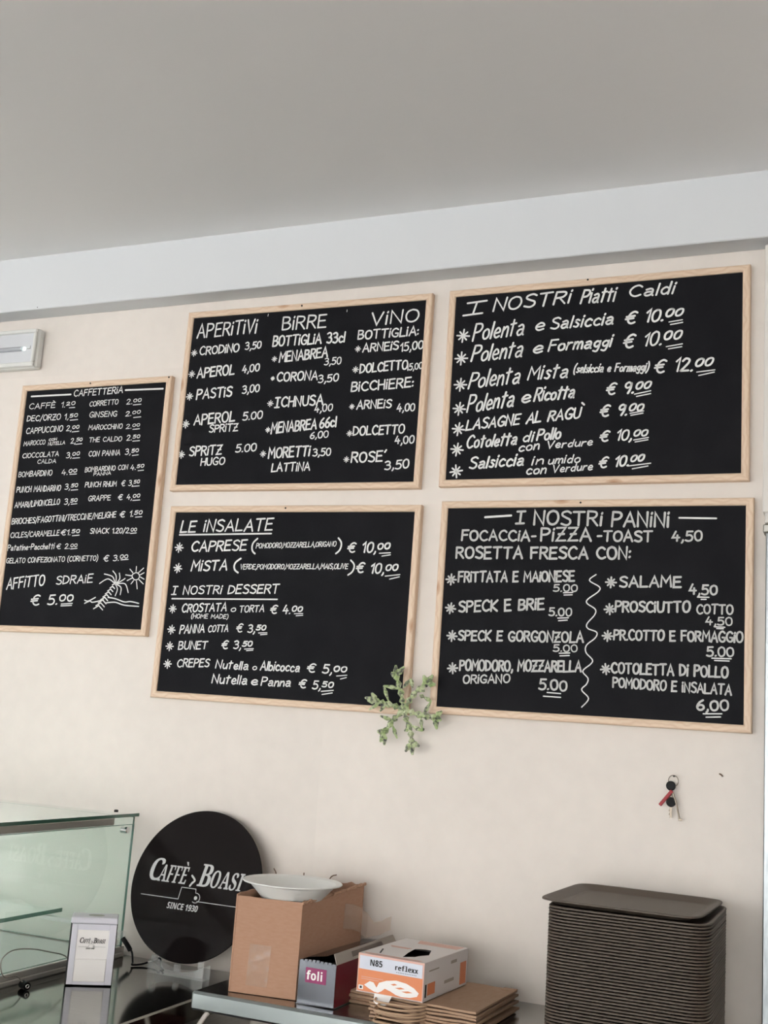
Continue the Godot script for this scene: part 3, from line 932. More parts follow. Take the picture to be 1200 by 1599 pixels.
func make_napkin_holder() -> void:
	var o := thing("napkin_dispenser", "white napkin dispenser with black sides beside the glass case", "napkin holder", at(-0.299, TOP_Y, 0.2675), deg_to_rad(34))
	# local: front face at z 0, x centred
	var w := 0.042
	obj("body", span(Vector3(-w, 0.001, -0.05), Vector3(w, 0.110, -0.001), 0.001), M.holder_black, o)
	var f := mb()
	slab(f, Vector3(-w + 0.003, 0.0025, -0.0015), Vector3(-w + 0.0135, 0.1075, 0.001), 0.0005)
	slab(f, Vector3(w - 0.0135, 0.0025, -0.0015), Vector3(w - 0.001, 0.1075, 0.001), 0.0005)
	slab(f, Vector3(-w + 0.0135, 0.0025, -0.0015), Vector3(w - 0.0135, 0.0095, 0.001))
	slab(f, Vector3(-w + 0.0135, 0.0975, -0.0015), Vector3(w - 0.0135, 0.1075, 0.001))
	obj("front_plate", f.commit(), M.holder_enamel, o)
	var lid := obj("lid", span(Vector3(-w - 0.0003, 0.108, -0.052), Vector3(w + 0.0003, 0.119, 0.0018), 0.002), M.holder_enamel, o)
	var ov := mb()
	lathe(ov, [Vector2(0, 0.0006), Vector2(0.014, 0.0006), Vector2(0.0145, 0)], 28)
	var slot := obj("recess", ov.commit(), M.aluminium, lid, Vector3(0.002, 0.119, -0.026))
	slot.scale.z = 0.6
	var np := mb()
	slab(np, Vector3(-w + 0.0135, 0.0095, -0.003), Vector3(w - 0.0135, 0.0975, -0.0004))
	var n := obj("napkin", np.commit(), M.paper_white, o)
	var fold := mb()
	slab(fold, Vector3(-w + 0.0140, 0.008, -0.0004), Vector3(w - 0.0140, 0.047, 0.0018), 0.0006)
	obj("folded_napkin", fold.commit(), M.paper_white, n)
	var plate := Node3D.new()
	plate.name = "print"
	o.add_child(plate)
	plate.position = Vector3(0.0005, 0.0745, 0.0004)
	logo(plate, 0.047, M.print_dark, true)

# ------------------------------------------------------------------ boxes, bowl, bags
func torn_panel(a: Vector3, b: Vector3, h0: float, h1: float, rough_edge: float, steps: int, inward: Vector3) -> ArrayMesh:
	# an upright cardboard sheet from a to b whose top edge is torn
	var st := mb()
	var t := 0.003
	var n := (b - a).cross(Vector3.UP).normalized()
	if n.dot(inward) > 0: n = -n
	var tops := []
	for i in steps + 1: tops.append(lerpf(h0, h1, float(i) / steps) + (rng.randf_range(-rough_edge, rough_edge) if i > 0 and i < steps else 0.0))
	for i in steps:
		var p := a.lerp(b, float(i) / steps)
		var q := a.lerp(b, float(i + 1) / steps)
		var pu := Vector3(0, tops[i], 0)
		var qu := Vector3(0, tops[i + 1], 0)
		face(st, [p, q, q + qu, p + pu], n)
		face(st, [p - n * t, q - n * t, q - n * t + qu, p - n * t + pu], -n)
		face(st, [p + pu, q + qu, q + qu - n * t, p + pu - n * t], Vector3.UP)
	face(st, [a, a - n * t, a - n * t + Vector3(0, tops[0], 0), a + Vector3(0, tops[0], 0)], (a - b).normalized())
	face(st, [b, b - n * t, b - n * t + Vector3(0, tops[-1], 0), b + Vector3(0, tops[-1], 0)], (b - a).normalized())
	return st.commit()

func sheet(rows: Array) -> ArrayMesh:                           # a film through a grid of points
	var st := mb()
	for i in rows.size() - 1:
		for j in rows[i].size() - 1:
			var a: Vector3 = rows[i][j]
			var b: Vector3 = rows[i][j + 1]
			var c: Vector3 = rows[i + 1][j + 1]
			var d: Vector3 = rows[i + 1][j]
			var n := (b - a).cross(d - a).normalized()
			face(st, [a, b, c], n)
			face(st, [a, c, d], (c - a).cross(d - a).normalized())
	return st.commit()

func make_carton() -> void:
	var o := thing("open_carton", "open brown cardboard box with torn top holding a white bowl", "cardboard box", at(0, SHELF_Y, 0))
	var fl := Vector3(-0.010, 0.001, 0.266)
	var fr := Vector3(0.112, 0.001, 0.251)
	var rr := Vector3(0.131, 0.001, 0.028)
	var rl := Vector3(0.012, 0.001, 0.042)
	var c := (fl + rr) * 0.5
	var h := 0.159
	obj("front_panel", torn_panel(fl, fr, h, h, 0.0006, 10, c - (fl + fr) * 0.5), M.cardboard, o)
	obj("side_panel", torn_panel(fr, rr, h, h + 0.014, 0.0026, 22, c - (fr + rr) * 0.5), M.cardboard, o)
	obj("rear_panel", torn_panel(rr, rl, h + 0.014, h + 0.010, 0.003, 14, c - (rr + rl) * 0.5), M.cardboard, o)
	obj("side_panel", torn_panel(rl, fl, h + 0.014, h + 0.002, 0.0028, 22, c - (rl + fl) * 0.5), M.cardboard, o)
	var st := mb()
	face(st, [fl, fr, rr, rl], Vector3.UP)
	obj("bottom_panel", st.commit(), M.cardboard, o)
	# torn paper fuzz along the side edge
	var fz := mb()
	for i in 46:
		var t := i / 45.0
		var p := fr.lerp(rr, t) + Vector3(0.001, h + 0.014 * t - 0.001, 0)
		var s := rng.randf_range(0.0016, 0.0038)
		slab(fz, p - Vector3(s, s, s) * Vector3(0.8, 0.9, 1.0), p + Vector3(s, s, s) * Vector3(0.8, 1.0, 1.0), s * 0.5)
	obj("torn_edge", fz.commit(), M.cardboard_torn, o)
	# clear tape low on the front, and a loose curl of it at the rear corner
	var fn := (fr - fl).cross(Vector3.UP).normalized()
	if fn.z < 0: fn = -fn
	var rows := []
	for i in 9:
		var row := []
		for j in 7:
			row.append(fl.lerp(fr, 0.26 + 0.32 * j / 6.0 + 0.02 * (i - 4) / 8.0) + Vector3(0, 0.014 + 0.068 * i / 8.0, 0) + fn * (0.0007 + rng.randf_range(0, 0.0005)))
		rows.append(row)
	obj("tape", sheet(rows), M.packing_tape, o)
	rows = []
	var sn := (rr - fr).cross(Vector3.UP).normalized()
	if sn.x < 0: sn = -sn
	var path := [[0.66, 0.122, 0.001], [0.80, 0.118, 0.002], [0.92, 0.110, 0.004], [1.0, 0.098, 0.010], [1.0, 0.094, 0.025], [0.99, 0.098, 0.040], [0.985, 0.106, 0.052], [0.98, 0.110, 0.062]]
	for q in path:
		var row := []
		for j in 5:
			row.append(fr.lerp(rr, q[0]) + sn * (q[2] + rng.randf_range(-0.0012, 0.0012) + 0.0018) + Vector3(0, q[1] + (j - 2) * (0.011 if q[2] < 0.02 else 0.006), 0))
		rows.append(row)
	obj("tape", sheet(rows), M.packing_tape, o)
	# bowl resting in the mouth of the box
	var b := thing("white_bowl", "shallow white bowl with flat rim set into the open carton", "bowl", at(0.0625, SHELF_Y + 0.1395, 0.196))
	var bw := mb()
	lathe(bw, [Vector2(0, 0), Vector2(0.036, 0), Vector2(0.040, 0.002), Vector2(0.0565, 0.020), Vector2(0.077, 0.0415), Vector2(0.0885, 0.0440), Vector2(0.0894, 0.0452), Vector2(0.0885, 0.0466), Vector2(0.078, 0.0445), Vector2(0.0555, 0.0225), Vector2(0.038, 0.004), Vector2(0, 0.003)], 72)
	obj("shell", bw.commit(), M.bowl_white, b)
	for q in [
		[Vector3(-0.0320, -0.9990, 0.0750), Vector3(-0.0408, -0.9813, 0.0720), "thin brown stick behind the left rim of the white bowl"],
		[Vector3(0.0249, -0.9939, 0.0750), Vector3(0.0238, -0.9826, 0.0720), "short thin stick behind the middle of the white bowl"],
		[Vector3(0.0783, -0.9915, 0.0750), Vector3(0.0918, -0.9787, 0.0720), "slanting thin stick behind the right rim of the white bowl"]]:
		var low: Vector3 = q[0] + Vector3(0.0, UP, 0.0)
		var tip: Vector3 = q[1] + Vector3(0.0, UP, 0.0)
		var foot := Vector3(low.x, SHELF_Y + UP + 0.006, low.z + 0.012)
		tag(obj("thin_stick", cord([Vector3.ZERO, (low - foot) * 0.6, low - foot, tip - foot], 0.0012), M.twig, self, foot), q[2], "stick", "sticks standing in the carton")

func make_foil_box() -> void:
	var o := thing("foil_box", "long silver and dark red foil roll box with its lid open", "box", at(0.1205, SHELF_Y, 0.263), deg_to_rad(-1.0))
	# local: x 0..0.069, z 0..-0.265
	var w := 0.069
	var h := 0.070
	var d := 0.262
	obj("front_panel", span(Vector3(0, 0.0005, -0.0012), Vector3(w, h, 0), 0.0003), M.foil_silver, o)
	obj("side_panel", span(Vector3(w - 0.0012, 0.0005, -d), Vector3(w, h, -0.001), 0.0003), M.dark_red_print, o)
	obj("side_panel", span(Vector3(0, 0.0005, -d), Vector3(0.0012, h, -0.001)), M.foil_silver, o)
	obj("rear_panel", span(Vector3(0, 0.0005, -d), Vector3(w, h, -d + 0.0012)), M.foil_silver, o)
	obj("bottom_panel", span(Vector3(0, 0, -d), Vector3(w, 0.0012, 0)), M.foil_silver, o)
	var base := mb()
	tube(base, [Vector3(-0.001, 0.001, 0.0012), Vector3(w + 0.001, 0.001, 0.0012), Vector3(w + 0.0012, 0.001, -d)], 0.001, 6)
	obj("foil_edge", base.commit(), M.foil_silver, o)
	# inner roll, in the dark
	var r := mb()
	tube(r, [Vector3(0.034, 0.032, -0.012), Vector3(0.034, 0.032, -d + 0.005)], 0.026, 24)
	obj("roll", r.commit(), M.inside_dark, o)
	# flap folded half over the top on the left, and the lid leaning in from the right edge
	var fl := mb()
	face(fl, [Vector3(0, h, -0.03), Vector3(0.03, h + 0.003, -0.045), Vector3(0.03, h + 0.003, -d), Vector3(0, h, -d)], Vector3.UP)
	obj("flap", fl.commit(), M.foil_silver, o)
	var ld := mb()
	var p0 := Vector3(w, h, -0.001)
	var p1 := Vector3(w - 0.006, h + 0.017, 0.0)
	var q0 := Vector3(w, h, -d)
	var q1 := Vector3(w - 0.010, h + 0.015, -d)
	for s in [0.0, 0.0012]:
		var e := Vector3(s, 0, 0)
		face(ld, [p0 + e, p1 + e, q1 + e, q0 + e], Vector3(-0.9 if s == 0.0 else 0.9, 0.4, 0).normalized())
	face(ld, [p1, p1 + Vector3(0.0012, 0, 0), q1 + Vector3(0.0012, 0, 0), q1], Vector3.UP)
	face(ld, [p0, p1, p1 + Vector3(0.0012, 0, 0), p0 + Vector3(0.0012, 0, 0)], Vector3.BACK)
	obj("lid", ld.commit(), M.grey_card, o)
	var tear := mb()
	for i in 9:
		var x := 0.002 + 0.0075 * i
		slab(tear, Vector3(x, h - 0.002, -0.0008), Vector3(x + 0.006, h + rng.randf_range(0.0005, 0.0035), 0.0008), 0.0003)
	obj("torn_edge", tear.commit(), M.foil_silver, o)
	var lab := obj("label_patch", span(Vector3(0.013, 0.036, 0), Vector3(0.052, 0.060, 0.0004)), M.magenta_print, o)
	obj("word", type_mesh("foli", "Droid Sans", true, 0.014, 1.0, 0.0), M.paper_white, lab, Vector3(0.030, 0.0405, 0.0005))

func make_glove_box() -> void:
	var y0 := SHELF_Y + 0.0385
	var o := thing("glove_box", "white and orange disposable glove box with torn opening on paper bags", "box", at(0.2335, y0, 0.276), deg_to_rad(-4.0))
	var w := 0.120
	var h := 0.060
	var d := 0.185
	# hollow shell: the top has an opening torn in it
	obj("front_panel", span(Vector3(0, 0, -0.001), Vector3(w, h, 0), 0.0004), M.box_pink, o)
	obj("side_panel", span(Vector3(w - 0.001, 0, -d), Vector3(w, h, -0.001), 0.0004), M.box_white, o)
	obj("side_panel", span(Vector3(0, 0, -d), Vector3(0.001, h, -0.001)), M.box_white, o)
	obj("rear_panel", span(Vector3(0, 0, -d), Vector3(w, h, -d + 0.001)), M.box_white, o)
	obj("bottom_panel", span(Vector3(0, 0, -d), Vector3(w, 0.001, 0)), M.box_white, o)
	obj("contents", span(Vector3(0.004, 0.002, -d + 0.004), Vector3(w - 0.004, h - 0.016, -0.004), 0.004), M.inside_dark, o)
	var ragged := [Vector2(0.071, -0.020), Vector2(0.062, -0.060), Vector2(0.056, -0.102), Vector2(0.070, -0.112), Vector2(0.083, -0.109), Vector2(0.097, -0.068), Vector2(0.088, -0.050), Vector2(0.086, -0.036), Vector2(0.079, -0.030)]
	var mid := Vector2(0.076, -0.07)
	var st := mb()
	var reach := func(p: Vector2):
		var v: Vector2 = p - mid
		var kx: float = ((w - mid.x) if v.x > 0 else mid.x) / maxf(absf(v.x), 1e-6)
		var kz: float = ((-mid.y) if v.y > 0 else (d + mid.y)) / maxf(absf(v.y), 1e-6)
		return mid + v * minf(kx, kz)
	for i in ragged.size():
		var a: Vector2 = ragged[i]
		var b: Vector2 = ragged[(i + 1) % ragged.size()]
		var A: Vector2 = reach.call(a)
		var B: Vector2 = reach.call(b)
		var poly := [Vector3(a.x, h, a.y), Vector3(b.x, h, b.y), Vector3(B.x, h, B.y)]
		if absf(A.x - B.x) > 1e-4 and absf(A.y - B.y) > 1e-4:
			poly.append(Vector3(w if maxf(A.x, B.x) > w - 1e-4 else 0.0, h, 0.0 if maxf(A.y, B.y) > -1e-4 else -d))
		poly.append(Vector3(A.x, h, A.y))
		face(st, poly, Vector3.UP)
	obj("top_panel", st.commit(), M.box_white, o)
	for q in [[0.004, -0.012, 0.112, -0.003], [0.030, -0.18, 0.116, -0.150], [0.010, -0.10, 0.052, -0.088]]:
		var pk := mb()
		face(pk, [Vector3(q[0], h + 0.0003, q[1]), Vector3(q[2], h + 0.0003, q[1]), Vector3(q[2] - 0.004, h + 0.0003, q[3]), Vector3(q[0] + 0.008, h + 0.0003, q[3])], Vector3.UP)
		obj("pink_print", pk.commit(), M.box_pink, o)
	var fp := mb()
	face(fp, [Vector3(0.014, h + 0.0003, -0.06), Vector3(0.017, h + 0.0003, -0.06), Vector3(0.030, h + 0.0003, -0.022), Vector3(0.027, h + 0.0003, -0.022)], Vector3.UP)
	obj("small_print", fp.commit(), M.print_dark, o)
	# front print
	var z := 0.0004
	obj("pale_band", span(Vector3(0.003, 0.036, 0), Vector3(w - 0.003, 0.0565, z)), M.box_pale_blue, o)
	obj("orange_band", span(Vector3(0.002, 0.002, 0), Vector3(w - 0.002, 0.0355, z)), M.box_orange, o)
	obj("word", type_mesh("N85", "Droid Sans", true, 0.0095, 0.95, 0.0), M.print_black, o, Vector3(0.034, 0.0425, z + 0.0005))
	for i in 3:      # a heavy typewriter face
		obj("word", type_mesh("reflexx", "Droid Sans Mono", true, 0.0078, -0.040, 0.0), M.print_black, o, Vector3(0.0886 + 0.0004 * i, 0.0425, z + 0.0005))
	var dots := mb()
	for i in 12: slab(dots, Vector3(0.071 + 0.0031 * i, 0.0385, z), Vector3(0.0725 + 0.0031 * i, 0.0395, z + 0.0002))
	obj("small_print", dots.commit(), M.print_dark, o)
	var lines := mb()
	slab(lines, Vector3(0.008, 0.0235, z), Vector3(0.048, 0.0243, z + 0.0002))
	slab(lines, Vector3(0.008, 0.0205, z), Vector3(0.040, 0.0213, z + 0.0002))
	obj("small_print", lines.commit(), M.box_pink, o)
	# the white picture of a gloved hand
	var hand := mb()
	var g := [[0.014, 0.0115], [0.024, 0.0185], [0.031, 0.0175], [0.037, 0.0105], [0.041, 0.0185], [0.054, 0.0235], [0.072, 0.0265], [0.090, 0.0245], [0.104, 0.0195], [0.113, 0.0130], [0.110, 0.0075], [0.098, 0.0040], [0.082, 0.0030], [0.072, 0.0045], [0.062, 0.0085], [0.052, 0.0110], [0.046, 0.0060], [0.040, 0.0030], [0.033, 0.0035], [0.022, 0.0075]]
	var flat := PackedVector2Array()
	for q in g: flat.append(Vector2(q[0], q[1]))
	var cut := Geometry2D.triangulate_polygon(flat)
	for i in range(0, cut.size(), 3):
		face(hand, [Vector3(flat[cut[i]].x, flat[cut[i]].y, z + 0.0002), Vector3(flat[cut[i + 1]].x, flat[cut[i + 1]].y, z + 0.0002), Vector3(flat[cut[i + 2]].x, flat[cut[i + 2]].y, z + 0.0002)], Vector3.BACK)
	obj("hand_print", hand.commit(), M.paper_white, o)
	for q in [[0.070, 0.0150, 0.018], [0.082, 0.0112, 0.020], [0.062, 0.0192, 0.012]]:
		var oo := mb()
		face(oo, [Vector3(q[0], q[1], z + 0.0003), Vector3(q[0] + q[2] * 0.6, q[1] + 0.0022, z + 0.0003), Vector3(q[0] + q[2], q[1] + 0.0008, z + 0.0003), Vector3(q[0] + q[2] * 0.45, q[1] - 0.0012, z + 0.0003)], Vector3.BACK)
		obj("hand_crease", oo.commit(), M.box_orange, o)
	var ic := mb()
	slab(ic, Vector3(0.004, 0.004, z), Vector3(0.0125, 0.0105, z + 0.0002))
	obj("symbol", ic.commit(), M.paper_white, o)
	obj("symbol", span(Vector3(0.0062, 0.0055, z + 0.0002), Vector3(0.0102, 0.0090, z + 0.0004)), M.print_black, o)
	# right side print
	var sp := mb()
	slab(sp, Vector3(w, 0.006, -0.012), Vector3(w + 0.0003, 0.026, -0.0065))
	obj("black_mark", sp.commit(), M.print_black, o)
	obj("black_mark", span(Vector3(-0.0003, 0.034, -0.012), Vector3(0.0, 0.054, -0.001)), M.print_black, o)
	obj("orange_patch", span(Vector3(w, 0.008, -0.046), Vector3(w + 0.0003, 0.026, -0.016)), M.box_orange, o)
	obj("orange_patch", span(Vector3(w, 0.004, -0.178), Vector3(w + 0.0003, 0.040, -0.152)), M.box_orange, o)
	var sg := mb()
	slab(sg, Vector3(w, 0.016, -0.125), Vector3(w + 0.0003, 0.021, -0.085))
	slab(sg, Vector3(w, 0.044, -0.06), Vector3(w + 0.0003, 0.046, -0.02))
	slab(sg, Vector3(w, 0.044, -0.135), Vector3(w + 0.0003, 0.049, -0.110))
	obj("small_print", sg.commit(), M.grey_card, o)
	var tg := mb()
	face(tg, [Vector3(0.034, 0.0015, 0.001), Vector3(0.066, 0.0015, 0.001), Vector3(0.063, -0.010, 0.008), Vector3(0.058, -0.0125, 0.0095), Vector3(0.042, -0.0125, 0.0095), Vector3(0.037, -0.010, 0.008)], Vector3(0, 0.5, 0.85).normalized())
	obj("tongue", tg.commit(), M.paper_white, o)

func make_bags() -> void:
	var n := 7
	var t := 0.0054
	for i in n:
		var j := i if i < n - 1 else 0
		var dx: float = [0.0, 0.004, -0.003, 0.003, -0.002, 0.002, 0.0][i]
		var last: bool = i == n - 1
		var o := thing("paper_bag", "topmost flat brown paper bag, under the glove box" if last else "flat brown paper bag lower in the pile under the glove box", "paper bag", at(0.3545 + dx, SHELF_Y + 0.0004 + t * i, 0.175 + dx * 0.5), deg_to_rad([-2.0, -3.7, -1.7, -3.1, -1.5, -2.9, -2.5][i]), "paper bags under the glove box")
		# a flat folded bag: slightly wavy sheet with thickness and a thicker folded end at the right rear
		var st := mb()
		var hx := 0.0925
		var hz := 0.1025
		var nx := 14
		var top := []
		for a in nx + 1:
			var x := -hx + 2 * hx * a / nx
			top.append([x, 0.0040 + 0.0006 * sin(a * 0.9 + i) + (0.0006 if a > 11 else 0.0)])
		for a in nx:
			var p: Array = top[a]
			var q: Array = top[a + 1]
			face(st, [Vector3(p[0], p[1], -hz), Vector3(q[0], q[1], -hz), Vector3(q[0], q[1], hz), Vector3(p[0], p[1], hz)], Vector3.UP)
			face(st, [Vector3(p[0], p[1] - 0.0034, -hz), Vector3(q[0], q[1] - 0.0034, -hz), Vector3(q[0], q[1] - 0.0034, hz), Vector3(p[0], p[1] - 0.0034, hz)], Vector3.DOWN)
			for z in [-hz, hz]:
				face(st, [Vector3(p[0], p[1] - 0.0034, z), Vector3(q[0], q[1] - 0.0034, z), Vector3(q[0], q[1], z), Vector3(p[0], p[1], z)], Vector3(0, 0, signf(z)))
		for e in [0, nx]:
			var p: Array = top[e]
			face(st, [Vector3(p[0], p[1] - 0.0034, -hz), Vector3(p[0], p[1], -hz), Vector3(p[0], p[1], hz), Vector3(p[0], p[1] - 0.0034, hz)], Vector3(-1 if e == 0 else 1, 0, 0))
		obj("body", st.commit(), M.kraft_paper, o)
		if last:
			obj("folded_corner", span(Vector3(hx - 0.024, 0.0042, -hz), Vector3(hx + 0.001, 0.0058, -hz + 0.018), 0.0005), M.kraft_paper, o)
		if i > 0:
			var x0 := -0.078 + 0.004 * (i % 3)
			var x1 := 0.004 - 0.003 * (i % 2)
			var z1 := hz + 0.030 + 0.006 * ((i * 2) % 3)
			var y := 0.0012
			obj("handle", cord([Vector3(x0 + 0.004, y + 0.001, hz - 0.012), Vector3(x0, y, hz + 0.004), Vector3(x0 + 0.006, y - 0.0005, z1 - 0.006), Vector3(x0 + 0.022, y - 0.0005, z1), Vector3(x1 - 0.02, y - 0.0005, z1 - 0.003), Vector3(x1, y, hz + 0.012), Vector3(x1 + 0.006, y + 0.001, hz - 0.012)], 0.0017, 5), M.kraft_handle, o)

func make_small_bags() -> void:
	for i in 4:
		var o := thing("small_paper_bag", "small folded brown paper bag left of the handled bags", "paper bag", at(0.2205 + [0.0, 0.002, -0.002, 0.001][i], SHELF_Y + 0.0004 + 0.0052 * i, 0.130 + [0.0, -0.003, 0.002, -0.002][i]), 0.0, "small bags beside the bag pile")
		obj("body", span(Vector3(-0.0315, 0, -0.072), Vector3(0.0315, 0.0044, 0.072), 0.0012), M.kraft_paper, o)
		obj("fold", span(Vector3(-0.0315, 0.0044, 0.030), Vector3(0.0315, 0.0050, 0.070), 0.0002), M.kraft_paper, o)

# ------------------------------------------------------------------ trays
func tray_outline(inset: float, n_side := 12) -> Array:
	# a rounded rectangle with bowed sides, seen from above
	var out := []
	var a := 0.126 - inset
	var b := 0.135 - inset
	for i in 72:
		var th := TAU * i / 72.0
		var c := cos(th)
		var s := sin(th)
		var e := 2.0 / 9.0
		out.append(Vector2(signf(c) * pow(absf(c), e) * a, signf(s) * pow(absf(s), e) * b))
	return out

func tray_mesh() -> ArrayMesh:
	# rings: inset from the rim, height; up the outside, over the lip and down the inside
	var prof := [[0.026, 0.0], [0.0215, 0.0008], [0.0062, 0.0076], [0.0045, 0.0083], [0.0012, 0.0080], [0.0, 0.0086], [0.0, 0.0102], [0.0010, 0.0110], [0.0042, 0.0110], [0.0065, 0.0102], [0.0212, 0.0029], [0.026, 0.0020]]
	var st := mb()
	var count := 72
	for k in prof.size() - 1:
		var p: Array = prof[k]
		var q: Array = prof[k + 1]
		var lo := tray_outline(p[0])
		var hi := tray_outline(q[0])
		var t := Vector2(p[0] - q[0], q[1] - p[1]).normalized()
		for i in count:
			var j := (i + 1) % count
			var quad := [Vector3(lo[i].x, p[1], lo[i].y), Vector3(lo[j].x, p[1], lo[j].y), Vector3(hi[j].x, q[1], hi[j].y), Vector3(hi[i].x, q[1], hi[i].y)]
			var e: Vector2 = (lo[j] - lo[i]).normalized()
			var outward := Vector3(e.y, 0, -e.x)
			face(st, quad, (outward * t.y + Vector3.DOWN * t.x).normalized())
	for r in [[0, Vector3.DOWN], [prof.size() - 1, Vector3.UP]]:
		var ring := tray_outline(prof[r[0]][0])
		for i in count:
			var j := (i + 1) % count
			face(st, [Vector3(0, prof[r[0]][1], 0), Vector3(ring[i].x, prof[r[0]][1], ring[i].y), Vector3(ring[j].x, prof[r[0]][1], ring[j].y)], r[1])
	return st.commit()

func make_trays() -> void:
	var n := 43
	var pitch := 0.00475
	var mesh := tray_mesh()
	var first: MeshInstance3D
	for i in n:
		var o: MeshInstance3D
		if i == 0:
			o = obj("serving_tray", mesh, M.brown_tray_plastic)
			first = o
		else:
			o = first.duplicate()
			o.name = numbered("serving_tray")
			add_child(o)
		o.position = at(0.669 + rng.randf_range(-0.0002, 0.0002), SHELF_Y + pitch * i, 0.145 + rng.randf_range(-0.0002, 0.0002))
		tag(o, "lowest dark brown tray of the tall stack, on the shelf" if i == 0 else "dark brown plastic tray nested in the tall stack", "tray", "trays in the tall stack")
	var t: MeshInstance3D = first.duplicate()
	t.name = numbered("serving_tray")
	add_child(t)
	t.position = at(0.659, SHELF_Y + pitch * n + 0.0042, 0.141)
	t.rotation.y = deg_to_rad(-2.0)
	tag(t, "empty brown tray lying shifted on top of the tall stack", "tray", "trays in the tall stack")

